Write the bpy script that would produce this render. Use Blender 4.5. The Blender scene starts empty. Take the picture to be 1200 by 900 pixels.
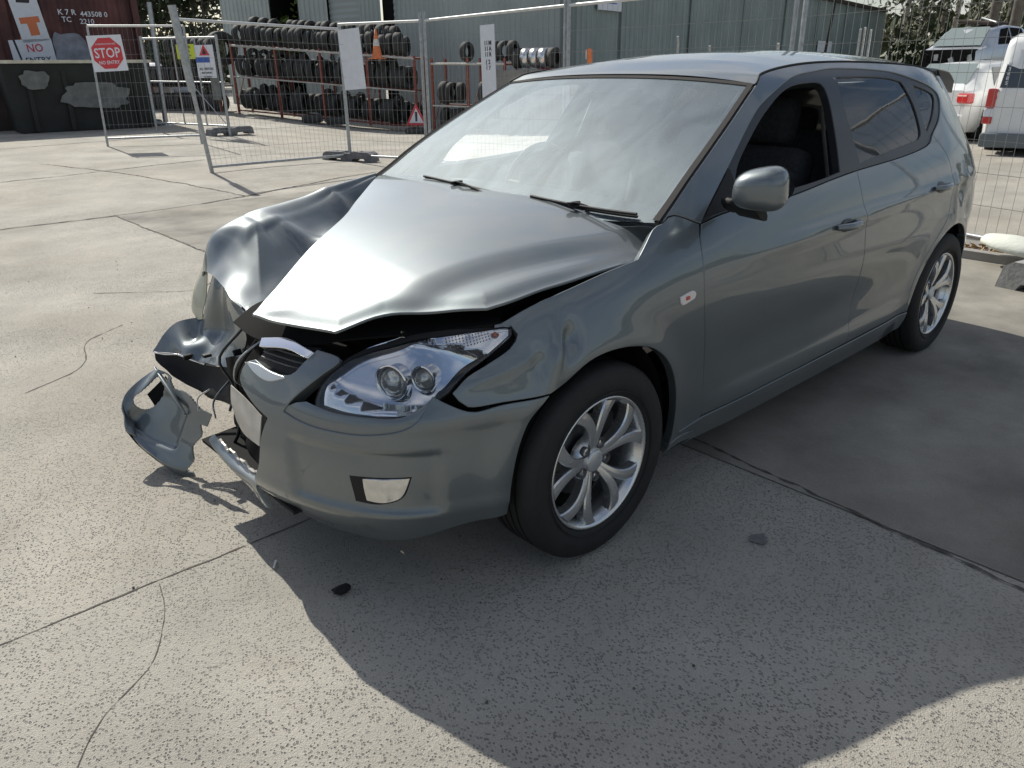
import bpy, bmesh, math, random
import numpy as np
from mathutils import Vector, Matrix
from mathutils.geometry import delaunay_2d_cdt
from mathutils import noise as mnoise
random.seed(7)
R = math.radians
scene = bpy.context.scene
COL = scene.collection

# ------------------------------------------------------------------ camera, sky, sun, exposure
CAMP = (1.592, 2.184, 1.427)
yaw, pitch, roll, FPX = -2.31769, 0.39203, -0.01114, 898.56
fw = Vector((math.cos(yaw) * math.cos(pitch), math.sin(yaw) * math.cos(pitch), -math.sin(pitch)))
rt = Vector((math.sin(yaw), -math.cos(yaw), 0)); up = rt.cross(fw)
rt2 = rt * math.cos(roll) + up * math.sin(roll); up2 = -rt * math.sin(roll) + up * math.cos(roll)
cam = bpy.data.cameras.new('camera'); camo = bpy.data.objects.new('camera', cam); COL.objects.link(camo)
camo.matrix_world = Matrix((( rt2.x, up2.x, -fw.x, CAMP[0]), (rt2.y, up2.y, -fw.y, CAMP[1]), (rt2.z, up2.z, -fw.z, CAMP[2]), (0, 0, 0, 1)))
cam.sensor_width = 36; cam.lens = 36 * FPX / 1200; cam.clip_start = .05; cam.clip_end = 3000
scene.camera = camo

SUN_EL, SUN_AZ = R(42.0), math.atan2(-.992, -.125)            # direction towards the sun
world = bpy.data.worlds.new('World'); scene.world = world; world.use_nodes = True
wn = world.node_tree; wn.nodes.clear()
sky = wn.nodes.new('ShaderNodeTexSky'); sky.sky_type = 'NISHITA'; sky.sun_disc = False
sky.sun_elevation = SUN_EL; sky.sun_rotation = math.pi / 2 - SUN_AZ; sky.air_density = 1.0; sky.dust_density = 1.3
bg = wn.nodes.new('ShaderNodeBackground'); wo = wn.nodes.new('ShaderNodeOutputWorld')
tc = wn.nodes.new('ShaderNodeTexCoord'); mp = wn.nodes.new('ShaderNodeMapping'); mp.inputs['Scale'].default_value = (1, 1, 2.6)
nz = wn.nodes.new('ShaderNodeTexNoise'); nz.inputs['Scale'].default_value = 2.2; nz.inputs['Detail'].default_value = 9; nz.inputs['Roughness'].default_value = .6; nz.inputs['Distortion'].default_value = .5
rp = wn.nodes.new('ShaderNodeValToRGB'); rp.color_ramp.elements[0].position = .44; rp.color_ramp.elements[1].position = .66
rp.color_ramp.elements[1].color = (.75, .75, .75, 1)
mx = wn.nodes.new('ShaderNodeMixRGB'); mx.inputs[2].default_value = (7.6, 7.5, 7.3, 1)
L = wn.links.new
L(tc.outputs['Generated'], mp.inputs[0]); L(mp.outputs[0], nz.inputs['Vector']); L(nz.outputs[0], rp.inputs[0])
L(rp.outputs[0], mx.inputs[0]); L(sky.outputs[0], mx.inputs[1]); L(mx.outputs[0], bg.inputs[0]); L(bg.outputs[0], wo.inputs[0])
bg.inputs[1].default_value = 0.094
sl = bpy.data.lights.new('sun', 'SUN'); sl.energy = 4.55; sl.angle = R(.53); sl.color = (1, .958, .86)
so = bpy.data.objects.new('sun', sl); COL.objects.link(so)
sd = Vector((math.cos(SUN_EL) * math.cos(SUN_AZ), math.cos(SUN_EL) * math.sin(SUN_AZ), math.sin(SUN_EL)))
so.rotation_euler = sd.to_track_quat('Z', 'Y').to_euler(); so.location = (0, 0, 30)
scene.view_settings.view_transform = 'Standard'; scene.view_settings.look = 'None'
scene.view_settings.exposure = 0.12; scene.view_settings.gamma = 1

# ------------------------------------------------------------------ materials
def nmat(name):
    m = bpy.data.materials.new(name); m.use_nodes = True; nt = m.node_tree; b = nt.nodes['Principled BSDF']
    return m, nt, b
def mat(name, col, rough=.6, metal=0, coat=0, var=0, scale=8, bump=0, bscale=40, spec=.5, alpha=None, trans=0):
    m, nt, b = nmat(name)
    b.inputs['Base Color'].default_value = (*col, 1); b.inputs['Roughness'].default_value = rough
    b.inputs['Metallic'].default_value = metal; b.inputs['Coat Weight'].default_value = coat; b.inputs['Coat Roughness'].default_value = .04
    b.inputs['Specular IOR Level'].default_value = spec; b.inputs['Transmission Weight'].default_value = trans
    tcn = nt.nodes.new('ShaderNodeTexCoord')
    if var:
        n = nt.nodes.new('ShaderNodeTexNoise'); n.inputs['Scale'].default_value = scale; n.inputs['Detail'].default_value = 7
        nt.links.new(tcn.outputs['Object'], n.inputs['Vector'])
        mr = nt.nodes.new('ShaderNodeMapRange'); mr.inputs[3].default_value = 1 - var; mr.inputs[4].default_value = 1 + var
        mr.inputs[1].default_value = .3; mr.inputs[2].default_value = .7
        nt.links.new(n.outputs[0], mr.inputs[0])
        mm = nt.nodes.new('ShaderNodeMixRGB'); mm.blend_type = 'MULTIPLY'; mm.inputs[0].default_value = 1
        mm.inputs[1].default_value = (*col, 1); nt.links.new(mr.outputs[0], mm.inputs[2]); nt.links.new(mm.outputs[0], b.inputs['Base Color'])
        mr2 = nt.nodes.new('ShaderNodeMapRange'); mr2.inputs[3].default_value = max(0, rough - var * .3); mr2.inputs[4].default_value = min(1, rough + var * .3)
        nt.links.new(n.outputs[0], mr2.inputs[0]); nt.links.new(mr2.outputs[0], b.inputs['Roughness'])
    if bump:
        n2 = nt.nodes.new('ShaderNodeTexNoise'); n2.inputs['Scale'].default_value = bscale; n2.inputs['Detail'].default_value = 4
        nt.links.new(tcn.outputs['Object'], n2.inputs['Vector'])
        bp = nt.nodes.new('ShaderNodeBump'); bp.inputs['Strength'].default_value = bump; bp.inputs['Distance'].default_value = .01
        nt.links.new(n2.outputs[0], bp.inputs['Height']); nt.links.new(bp.outputs[0], b.inputs['Normal'])
    return m
def paint(name, col, metal=.75, rough=.34, dirt=.12):
    m, nt, b = nmat(name)
    b.inputs['Metallic'].default_value = metal; b.inputs['Coat Weight'].default_value = 1; b.inputs['Coat Roughness'].default_value = .03
    tcn = nt.nodes.new('ShaderNodeTexCoord')
    n = nt.nodes.new('ShaderNodeTexNoise'); n.inputs['Scale'].default_value = 5; n.inputs['Detail'].default_value = 10; n.inputs['Roughness'].default_value = .65
    nt.links.new(tcn.outputs['Object'], n.inputs['Vector'])
    r = nt.nodes.new('ShaderNodeValToRGB'); r.color_ramp.elements[0].position = .42; r.color_ramp.elements[1].position = .8
    r.color_ramp.elements[0].color = (0, 0, 0, 1); r.color_ramp.elements[1].color = (dirt, dirt, dirt, 1)
    nt.links.new(n.outputs[0], r.inputs[0])
    mm = nt.nodes.new('ShaderNodeMixRGB'); mm.inputs[1].default_value = (*col, 1); mm.inputs[2].default_value = (.36, .33, .28, 1)
    nt.links.new(r.outputs[0], mm.inputs[0]); nt.links.new(mm.outputs[0], b.inputs['Base Color'])
    n3 = nt.nodes.new('ShaderNodeTexNoise'); n3.inputs['Scale'].default_value = 14; n3.inputs['Detail'].default_value = 8
    nt.links.new(tcn.outputs['Object'], n3.inputs['Vector'])
    mr = nt.nodes.new('ShaderNodeMapRange'); mr.inputs[1].default_value = .35; mr.inputs[2].default_value = .75; mr.inputs[3].default_value = .012; mr.inputs[4].default_value = .06
    nt.links.new(n3.outputs[0], mr.inputs[0]); nt.links.new(mr.outputs[0], b.inputs['Coat Roughness'])
    b.inputs['Roughness'].default_value = rough
    return m
def glassmat(name, tint, refl=1.0, dust=0.0, dustcol=(.62, .64, .64), streak=False, haze=0.0):
    m = bpy.data.materials.new(name); m.use_nodes = True; nt = m.node_tree; nt.nodes.clear(); N = nt.nodes.new
    out = N('ShaderNodeOutputMaterial'); tr = N('ShaderNodeBsdfTransparent'); tr.inputs[0].default_value = (*tint, 1)
    gl = N('ShaderNodeBsdfGlossy'); gl.inputs['Roughness'].default_value = .015; gl.inputs['Color'].default_value = (refl, refl, refl, 1)
    fr = N('ShaderNodeFresnel'); fr.inputs[0].default_value = 1.52; mix = N('ShaderNodeMixShader')
    nt.links.new(fr.outputs[0], mix.inputs[0]); nt.links.new(tr.outputs[0], mix.inputs[1]); nt.links.new(gl.outputs[0], mix.inputs[2])
    if dust:
        df = N('ShaderNodeBsdfDiffuse'); df.inputs[0].default_value = (*dustcol, 1); tl = N('ShaderNodeBsdfTranslucent'); tl.inputs[0].default_value = (*dustcol, 1)
        ad = N('ShaderNodeMixShader'); ad.inputs[0].default_value = .5; nt.links.new(df.outputs[0], ad.inputs[1]); nt.links.new(tl.outputs[0], ad.inputs[2])
        t = N('ShaderNodeTexCoord'); mpp = N('ShaderNodeMapping'); mpp.inputs['Rotation'].default_value = (0, 0, R(35)); mpp.inputs['Scale'].default_value = (.9, 2.6, 1.5) if streak else (1, 1, 1)
        n = N('ShaderNodeTexNoise'); n.inputs['Scale'].default_value = 3.2; n.inputs['Detail'].default_value = 10; n.inputs['Roughness'].default_value = .62; n.inputs['Distortion'].default_value = .8
        nt.links.new(t.outputs['Object'], mpp.inputs[0]); nt.links.new(mpp.outputs[0], n.inputs['Vector'])
        mr = N('ShaderNodeMapRange'); mr.inputs[1].default_value = .3; mr.inputs[2].default_value = .75; mr.inputs[3].default_value = dust * .7; mr.inputs[4].default_value = dust * 1.4
        nt.links.new(n.outputs[0], mr.inputs[0])
        m2 = N('ShaderNodeMixShader'); nt.links.new(mr.outputs[0], m2.inputs[0]); nt.links.new(mix.outputs[0], m2.inputs[1]); nt.links.new(ad.outputs[0], m2.inputs[2])
        last = m2.outputs[0]
        if haze:                                                    # grime film scattering sun round the mirror direction; its blue imitates reflected sky
            g2 = N('ShaderNodeBsdfGlossy'); g2.inputs['Roughness'].default_value = .60; g2.inputs['Color'].default_value = (.76, .90, .98, 1)
            m3 = N('ShaderNodeMixShader'); mr3 = N('ShaderNodeMapRange'); mr3.inputs[1].default_value = .3; mr3.inputs[2].default_value = .75; mr3.inputs[3].default_value = haze * .8; mr3.inputs[4].default_value = haze * 1.25
            nt.links.new(n.outputs[0], mr3.inputs[0]); nt.links.new(mr3.outputs[0], m3.inputs[0]); nt.links.new(last, m3.inputs[1]); nt.links.new(g2.outputs[0], m3.inputs[2]); last = m3.outputs[0]
        nt.links.new(last, out.inputs[0])
    else: nt.links.new(mix.outputs[0], out.inputs[0])
    return m

M = {}
M['paint'] = paint('grey_green_metallic_paint', (.156, .182, .194), .72, .46)
M['black'] = mat('black_plastic', (.014, .014, .015), .6, var=.25, bump=.15, spec=.3)
M['satin'] = mat('satin_black_frame', (.016, .018, .020), .38, coat=.12)
M['void'] = mat('black_metal_and_void_shade', (.010, .010, .010), .95, var=.2, spec=.12)  # near-black for sunk metal; also stands in for shade inside hollows
M['rubber'] = mat('tyre_rubber', (.013, .013, .013), .72, var=.3, scale=12, bump=.2)
M['rubber_dusty'] = mat('dusty_old_tyre_rubber', (.07, .07, .066), .85, var=.4, scale=6)
M['alloy'] = mat('silver_alloy_wheel', (.70, .71, .71), .27, metal=.92, coat=.5, var=.08, scale=14)
M['alloy_dark'] = mat('brake_dust_alloy', (.12, .12, .12), .6, metal=.6, var=.3)
M['chrome'] = mat('chrome', (.82, .83, .84), .08, metal=1)
M['reflector'] = mat('headlight_reflector', (.78, .79, .82), .10, metal=1, bump=.05, bscale=20)
M['lens'] = glassmat('clear_headlight_lens', (.96, .97, .98), 1.0, .05)
M['amber'] = mat('amber_bulb', (.65, .13, .04), .3, coat=1)
M['ws'] = glassmat('dusty_sky_tinted_windscreen_glass', (.97, .99, 1.0), 1.15, .095, (.60, .71, .78), True, haze=.07)  # smeared dust, with a blue tint painted in to imitate reflected sky
M['glass'] = glassmat('tinted_side_glass', (.72, .77, .80), 1.0, .03)
M['dark_glass'] = glassmat('dark_tinted_glass', (.06, .07, .08), 1.0, .03)
M['fabric'] = mat('charcoal_seat_fabric', (.035, .036, .04), .95, var=.3, scale=60)
M['dash'] = mat('grey_dashboard_vinyl', (.07, .075, .08), .7, var=.15, bump=.2, bscale=200)
M['trim'] = mat('light_grey_pillar_trim', (.30, .30, .29), .8)
M['undertray'] = mat('underseal_black', (.02, .02, .02), .9, var=.3, spec=.15)
M['plate'] = mat('bent_number_plate_back', (.52, .50, .46), .45, metal=.4, var=.2, scale=15)
M['red'] = mat('red_lens', (.55, .02, .02), .2, coat=1)
M['white_paint'] = mat('white_car_paint', (.78, .79, .78), .35, coat=1, var=.04)
M['silver_paint'] = paint('silver_car_paint', (.56, .58, .60), .6, .35, .1)
M['galv'] = mat('galvanised_steel', (.40, .42, .43), .45, metal=.7, var=.2, scale=20)
M['galv_bright'] = mat('bright_galvanised_rail', (.62, .63, .62), .5, metal=.3, var=.12, scale=10)
M['mesh'] = mat('galvanised_fence_wire', (.30, .31, .31), .5, metal=.5)
M['foot'] = mat('grey_plastic_fence_foot', (.16, .16, .165), .85, var=.25, scale=12, bump=.2)
M['foot_concrete'] = mat('grey_moulded_fence_foot', (.34, .34, .33), .9, var=.2, scale=14, bump=.3)
M['rack'] = mat('orange_rack_steel', (.27, .07, .045), .6, var=.3, scale=10)
M['rackrail'] = mat('pale_rack_beam', (.55, .53, .48), .6, var=.2, scale=8)
M['sign_white'] = mat('white_sign_sheet', (.74, .76, .80), .6, var=.05)
M['sign_red'] = mat('red_sign_ink', (.62, .06, .07), .6)
M['sign_black'] = mat('black_sign_ink', (.03, .03, .035), .6)
M['sign_yellow'] = mat('yellow_green_sign', (.62, .70, .05), .6)
M['sign_blue'] = mat('blue_sign_ink', (.05, .12, .42), .6)
M['sign_orange'] = mat('orange_sign_ink', (.70, .20, .08), .6)
M['cone'] = mat('faded_orange_cone', (.80, .22, .07), .6, var=.15)
M['cone_band'] = mat('pale_cone_band', (.75, .72, .66), .6)
M['bin'] = mat('black_skip_steel', (.022, .024, .022), .75, var=.4, scale=3)
M['bin_patch'] = mat('grey_overpaint', (.17, .175, .165), .8, var=.25, scale=6)
M['block'] = mat('grey_concrete_block', (.27, .26, .245), .95, var=.25, scale=3, bump=.3)
M['bark'] = mat('pale_gum_bark', (.30, .27, .23), .9, var=.4, scale=3)
M['bark_dark'] = mat('grey_bark', (.13, .11, .09), .9, var=.4, scale=4)
M['timber'] = mat('dark_timber', (.06, .045, .035), .9, var=.3)
def leafmat(name, c1, c2):
    m, nt, b = nmat(name); g = nt.nodes.new('ShaderNodeObjectInfo'); geo = nt.nodes.new('ShaderNodeNewGeometry')
    r = nt.nodes.new('ShaderNodeMixRGB'); r.inputs[1].default_value = (*c1, 1); r.inputs[2].default_value = (*c2, 1)
    nt.links.new(geo.outputs['Random Per Island'], r.inputs[0]); nt.links.new(r.outputs[0], b.inputs['Base Color'])
    b.inputs['Roughness'].default_value = .6
    return m
M['leaf'] = leafmat('eucalypt_leaves', (.045, .065, .03), (.13, .13, .07))
M['leaf_dark'] = leafmat('dense_dark_leaves', (.03, .05, .022), (.075, .09, .04))
M['leaf_bright'] = leafmat('bright_plant_leaves', (.08, .15, .03), (.2, .26, .06))
M['dry'] = leafmat('dry_leaf_litter', (.32, .2, .1), (.5, .38, .22))

def wallmat(name, col, rib=.0):
    return mat(name, col, .55, var=.12, scale=.8)
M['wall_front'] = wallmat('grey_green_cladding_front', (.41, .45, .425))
M['wall_shaded_side'] = wallmat('grey_green_cladding_shade_darkened', (.25, .295, .28))  # same cladding in a darker colour, the side wall's shade painted in
M['door_roller'] = mat('grey_green_roller_door', (.38, .42, .395), .55, var=.1, scale=.6)
M['gutter'] = mat('pale_gutter', (.45, .48, .45), .5)

def contmat():
    m, nt, b = nmat('rusty_red_container_paint'); N = nt.nodes.new
    t = N('ShaderNodeTexCoord'); n = N('ShaderNodeTexNoise'); n.inputs['Scale'].default_value = .9; n.inputs['Detail'].default_value = 10; n.inputs['Roughness'].default_value = .65
    nt.links.new(t.outputs['Object'], n.inputs['Vector'])
    r = N('ShaderNodeValToRGB'); e = r.color_ramp.elements
    e[0].position = .35; e[0].color = (.055, .020, .019, 1); e[1].position = .62; e[1].color = (.14, .048, .044, 1)
    x = e.new(.72); x.color = (.15, .14, .15, 1)
    nt.links.new(n.outputs[0], r.inputs[0]); nt.links.new(r.outputs[0], b.inputs['Base Color']); b.inputs['Roughness'].default_value = .65
    return m
M['container'] = contmat()

def concrete(name, base, agg, stain=.25, seed=0, agg_dark=(.10, .10, .11), smooth=False):
    m, nt, b = nmat(name); N = nt.nodes.new; K = nt.links.new
    t = N('ShaderNodeTexCoord'); mp_ = N('ShaderNodeMapping'); mp_.inputs['Location'].default_value = (seed, seed * 1.7, 0); K(t.outputs['Object'], mp_.inputs[0])
    V = mp_.outputs[0]
    def noise(s, d=6, rr=.6):
        n = N('ShaderNodeTexNoise'); n.inputs['Scale'].default_value = s; n.inputs['Detail'].default_value = d; n.inputs['Roughness'].default_value = rr; K(V, n.inputs['Vector']); return n.outputs[0]
    def mr(v, a, bb, c, d):
        x = N('ShaderNodeMapRange'); x.inputs[1].default_value = a; x.inputs[2].default_value = bb; x.inputs[3].default_value = c; x.inputs[4].default_value = d; K(v, x.inputs[0]); return x.outputs[0]
    def mixc(f, a, bb, bt='MIX'):
        x = N('ShaderNodeMixRGB'); x.blend_type = bt
        for i, q in ((0, f), (1, a), (2, bb)):
            if isinstance(q, (int, float)): x.inputs[i].default_value = q
            elif isinstance(q, tuple): x.inputs[i].default_value = (*q, 1)
            else: K(q, x.inputs[i])
        return x.outputs[0]
    c = mixc(mr(noise(1.1, 8), .35, .68, 0, 1), tuple(q * (1 - stain) for q in base), tuple(q * (1 + stain * .4) for q in base))
    c = mixc(mr(noise(.35, 5), .45, .7, 0, .35), c, (base[0] * .72, base[1] * .64, base[2] * .56))
    c = mixc(mr(noise(2.3, 10, .7), .55, .72, 0, .38), c, (base[0] * .62, base[1] * .58, base[2] * .54))
    c = mixc(mr(noise(160, 3), .3, .7, 0, 1), c, mixc(1.0, c, (1.22, 1.2, 1.18), 'MULTIPLY'))
    # exposed aggregate: small stretched cells
    m2 = N('ShaderNodeMapping'); m2.inputs['Scale'].default_value = (1.25, .85, 1); m2.inputs['Rotation'].default_value = (0, 0, .6); K(V, m2.inputs[0])
    wn_ = N('ShaderNodeTexNoise'); wn_.inputs['Scale'].default_value = 55; K(m2.outputs[0], wn_.inputs['Vector'])
    wv = N('ShaderNodeVectorMath'); wv.operation = 'SCALE'; wv.inputs['Scale'].default_value = .005; K(wn_.outputs[1], wv.inputs[0])
    wa = N('ShaderNodeVectorMath'); K(m2.outputs[0], wa.inputs[0]); K(wv.outputs[0], wa.inputs[1])
    vo = N('ShaderNodeTexVoronoi'); vo.inputs['Scale'].default_value = 120; vo.inputs['Randomness'].default_value = 1; K(wa.outputs[0], vo.inputs['Vector'])
    dist = vo.outputs['Distance']; cc = vo.outputs['Color']
    sep = N('ShaderNodeSeparateColor'); K(cc, sep.inputs[0])
    dsum = N('ShaderNodeMath'); dsum.operation = 'MULTIPLY_ADD'; K(noise(70, 2), dsum.inputs[0]); dsum.inputs[1].default_value = .45; K(dist, dsum.inputs[2]); inside = mr(dsum.outputs[0], .50, .64, 1, 0)
    pick = mr(sep.outputs[0], .66 - agg * .25, .70 - agg * .25, 0, 1)
    zone = mr(noise(.9, 4), .36, .58, .25, 1)
    mu = N('ShaderNodeMath'); mu.operation = 'MULTIPLY'; K(inside, mu.inputs[0]); K(pick, mu.inputs[1])
    mu2 = N('ShaderNodeMath'); mu2.operation = 'MULTIPLY'; K(mu.outputs[0], mu2.inputs[0]); K(zone, mu2.inputs[1])
    mu3 = N('ShaderNodeMath'); mu3.operation = 'MULTIPLY'; K(mu2.outputs[0], mu3.inputs[0]); mu3.inputs[1].default_value = agg
    stone = mixc(sep.outputs[1], agg_dark, (agg_dark[0] * 2.2, agg_dark[1] * 2, agg_dark[2] * 1.9))
    c = mixc(mu3.outputs[0], c, stone)
    K(c, b.inputs['Base Color']); b.inputs['Roughness'].default_value = .85; b.inputs['Specular IOR Level'].default_value = .3
    h = N('ShaderNodeMath'); h.operation = 'MULTIPLY_ADD'; K(mu2.outputs[0], h.inputs[0]); h.inputs[1].default_value = -1.3; K(noise(240, 3), h.inputs[2])
    h2 = N('ShaderNodeMath'); h2.operation = 'MULTIPLY_ADD'; K(noise(45, 5), h2.inputs[0]); h2.inputs[1].default_value = .8; K(h.outputs[0], h2.inputs[2])
    bp = N('ShaderNodeBump'); bp.inputs['Strength'].default_value = .25 if smooth else .95; bp.inputs['Distance'].default_value = .005; K(h2.outputs[0], bp.inputs['Height']); K(bp.outputs[0], b.inputs['Normal'])
    return m
M['ground'] = concrete('worn_exposed_aggregate_concrete', (.40, .380, .336), .72, agg_dark=(.10, .102, .108))
M['slab'] = concrete('smooth_trowelled_concrete', (.285, .272, .240), .12, .55, 5, smooth=True)
M['joint'] = mat('dirt_filled_joint', (.085, .075, .065), .95, var=.4, scale=30)
M['oil'] = mat('oil_stain', (.07, .068, .066), .6, var=.3, scale=20)
M['gravel'] = concrete('pale_gravel', (.40, .38, .35), .9, .2, 11, (.2, .19, .18))

# ------------------------------------------------------------------ object helpers
def thing(name, label, cat, loc=(0, 0, 0), rz=0, group=None):
    o = bpy.data.objects.new(name, None); COL.objects.link(o); o.location = loc; o.rotation_euler = (0, 0, rz)
    o['label'] = label; o['category'] = cat; o.empty_display_size = .2
    if group: o['group'] = group
    return o
def tag(o, label=None, cat=None, group=None, kind=None):
    for k, v in (('label', label), ('category', cat), ('group', group), ('kind', kind)):
        if v: o[k] = v
    return o
def dup(root, loc=None, rz=None, label=None, group=None):
    r = root.copy(); COL.objects.link(r)
    if loc is not None: r.location = loc
    if rz is not None: r.rotation_euler = (r.rotation_euler[0], r.rotation_euler[1], rz)
    if label: r['label'] = label
    if group: r['group'] = group
    for ch in list(root.children):
        c = ch.copy(); COL.objects.link(c); c.parent = r
        for g_ in ch.children:
            d = g_.copy(); COL.objects.link(d); d.parent = c
    return r
class MB:
    def __init__(s): s.v = []; s.f = []; s.m = []; s.sm = []; s.mi = 0
    def add(s, vs, fs, smooth=False):
        n = len(s.v); s.v += [tuple(v) for v in vs]; s.f += [tuple(n + i for i in f) for f in fs]; s.m += [s.mi] * len(fs); s.sm += [smooth] * len(fs); return s
    def box(s, c, d, rot=None, taper=1):
        hx, hy, hz = d[0] / 2, d[1] / 2, d[2] / 2; vs = []
        for z in (-1, 1):
            k = taper if z > 0 else 1
            for x, y in ((-1, -1), (1, -1), (1, 1), (-1, 1)): vs.append(Vector((x * hx * k, y * hy * k, z * hz)))
        if rot is not None: vs = [rot @ v for v in vs]
        c = Vector(c); return s.add([v + c for v in vs], [(0, 3, 2, 1), (4, 5, 6, 7), (0, 1, 5, 4), (1, 2, 6, 5), (2, 3, 7, 6), (3, 0, 4, 7)])
    def bbox(s, c, d, b=.01, rot=None):                       # bevelled box
        bm = bmesh.new(); bmesh.ops.create_cube(bm, size=1); bmesh.ops.scale(bm, vec=d, verts=bm.verts)
        bmesh.ops.bevel(bm, geom=bm.edges[:], offset=b, segments=2, affect='EDGES', profile=.6)
        if rot is not None: bmesh.ops.transform(bm, matrix=rot.to_4x4(), verts=bm.verts)
        bm.verts.index_update(); vs = [v.co + Vector(c) for v in bm.verts]; fs = [[v.index for v in f.verts] for f in bm.faces]; bm.free()
        return s.add(vs, fs)
    def tube(s, pts, r, n=8, cap=True, smooth=True, flat=1.0):
        pts = [Vector(p) for p in pts]; rr = r if isinstance(r, (list, tuple)) else [r] * len(pts); vs = []; prev = None
        for i, p in enumerate(pts):
            d = (pts[min(i + 1, len(pts) - 1)] - pts[max(i - 1, 0)]).normalized()
            a = d.orthogonal().normalized() if prev is None else (prev - d * prev.dot(d)).normalized()
            prev = a; b = d.cross(a)
            for k in range(n):
                t = 2 * math.pi * k / n; vs.append(p + a * math.cos(t) * rr[i] + b * math.sin(t) * rr[i] * flat)
        fs = [(i * n + k, i * n + (k + 1) % n, (i + 1) * n + (k + 1) % n, (i + 1) * n + k) for i in range(len(pts) - 1) for k in range(n)]
        s.add(vs, fs, smooth)
        if cap: s.add(vs[:n], [tuple(range(n))[::-1]]); s.add(vs[-n:], [tuple(range(n))])
        return s
    def lathe(s, prof, n=24, axis='z', c=(0, 0, 0), smooth=True, arc=2 * math.pi, closed=True):
        vs = []; c = Vector(c)
        for (r, h) in prof:
            for k in range(n):
                t = arc * k / (n if closed else n - 1); x, y = r * math.cos(t), r * math.sin(t)
                vs.append(c + (Vector((x, y, h)) if axis == 'z' else Vector((x, h, y))))
        fs = [(i * n + k, i * n + (k + 1) % n, (i + 1) * n + (k + 1) % n, (i + 1) * n + k) for i in range(len(prof) - 1) for k in range(n if closed else n - 1)]
        return s.add(vs, fs, smooth)
    def poly(s, pts, depth):                                    # extruded flat polygon (list of 3-D points), depth = vector
        n = len(pts); p = [Vector(q) for q in pts]; d = Vector(depth); vs = p + [q + d for q in p]
        return s.add(vs, [tuple(range(n))[::-1], tuple(range(n, 2 * n))] + [(i, (i + 1) % n, n + (i + 1) % n, n + i) for i in range(n)])
    def build(s, name, mats, parent=None, loc=None, autosmooth=None):
        me = bpy.data.meshes.new(name); me.from_pydata([tuple(v) for v in s.v], [], s.f)
        mats = mats if isinstance(mats, (list, tuple)) else [mats]
        for m_ in mats: me.materials.append(m_)
        me.polygons.foreach_set('material_index', s.m); me.polygons.foreach_set('use_smooth', s.sm); me.update()
        o = bpy.data.objects.new(name, me); COL.objects.link(o)
        if parent: o.parent = parent
        if loc is not None: o.location = loc
        return o
def text(name, s, size, mat_, parent, loc, rot, squash=1, align='CENTER', ext=.0015):
    cu = bpy.data.curves.new(name, 'FONT'); cu.body = s; cu.size = size; cu.align_x = align; cu.align_y = 'CENTER'; cu.extrude = ext; cu.offset = size * .012; cu.resolution_u = 2
    tmp = bpy.data.objects.new(name, cu); dg = bpy.context.evaluated_depsgraph_get()
    me = bpy.data.meshes.new_from_object(tmp.evaluated_get(dg)); bpy.data.objects.remove(tmp)
    me.materials.clear(); me.materials.append(mat_)
    o = bpy.data.objects.new(name, me); COL.objects.link(o); o.parent = parent; o.location = loc; o.rotation_euler = rot; o.scale = (squash, 1, 1)
    return o
def crom(P, t):
    n = len(P); i = int(min(max(math.floor(t), 0), n - 2)); f = t - i
    g_ = lambda k: P[k] if 0 <= k < n else (2 * P[0] - P[1] if k < 0 else 2 * P[-1] - P[-2])
    a, b, c, d = g_(i - 1), g_(i), g_(i + 1), g_(i + 2)
    return .5 * (2 * b + (c - a) * f + (2 * a - 5 * b + 4 * c - d) * f * f + (3 * b - a - 3 * c + d) * f ** 3)
def surface(grid, name, mat_, parent, nu=8, nv=8, th=.004, wob=0, flip=False, disp=None):
    """smooth shell through a grid of 3-D control points, with thickness"""
    G = np.array(grid, float); a, b = G.shape[:2]
    U = np.linspace(0, a - 1, (a - 1) * nu + 1); V = np.linspace(0, b - 1, (b - 1) * nv + 1)
    rows = np.array([[crom(G[i], v) for v in V] for i in range(a)]); P = np.array([crom(rows, u) for u in U])
    du = np.gradient(P, axis=0); dv = np.gradient(P, axis=1); N_ = np.cross(du, dv); N_ /= np.linalg.norm(N_, axis=2, keepdims=True) + 1e-9
    if flip: N_ = -N_
    if wob:
        for i in range(P.shape[0]):
            for j in range(P.shape[1]): P[i, j] += N_[i, j] * wob * mnoise.noise(Vector(P[i, j]) * 9)
    if disp is not None: P = disp(P, N_)
    h, w = P.shape[:2]; q = [tuple(p) for p in P.reshape(-1, 3)] + [tuple(p) for p in (P - N_ * th).reshape(-1, 3)]
    fs = []; o_ = h * w
    for i in range(h - 1):
        for j in range(w - 1):
            f = (i * w + j, (i + 1) * w + j, (i + 1) * w + j + 1, i * w + j + 1); fs.append(f if not flip else f[::-1])
            f2 = tuple(x + o_ for x in f); fs.append(f2[::-1] if not flip else f2)
    rim = [i * w for i in range(h)] + [(h - 1) * w + j for j in range(1, w)] + [i * w + w - 1 for i in range(h - 2, -1, -1)] + [j for j in range(w - 2, 0, -1)]
    nsm = len(fs)
    for k in range(len(rim)):
        x, y = rim[k], rim[(k + 1) % len(rim)]; fs.append((x, x + o_, y + o_, y))
    mb = MB(); mb.v = q; mb.f = fs; mb.m = [0] * len(fs); mb.sm = [True] * nsm + [False] * (len(fs) - nsm)
    ob = mb.build(name, mat_, parent)
    me = ob.data
    bm = bmesh.new(); bm.from_mesh(me)
    bm.edges.ensure_lookup_table()
    for e in bm.edges:
        if len(e.link_faces) == 2 and (e.link_faces[0].smooth != e.link_faces[1].smooth): e.smooth = False
    bm.to_mesh(me); bm.free()
    return ob
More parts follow.
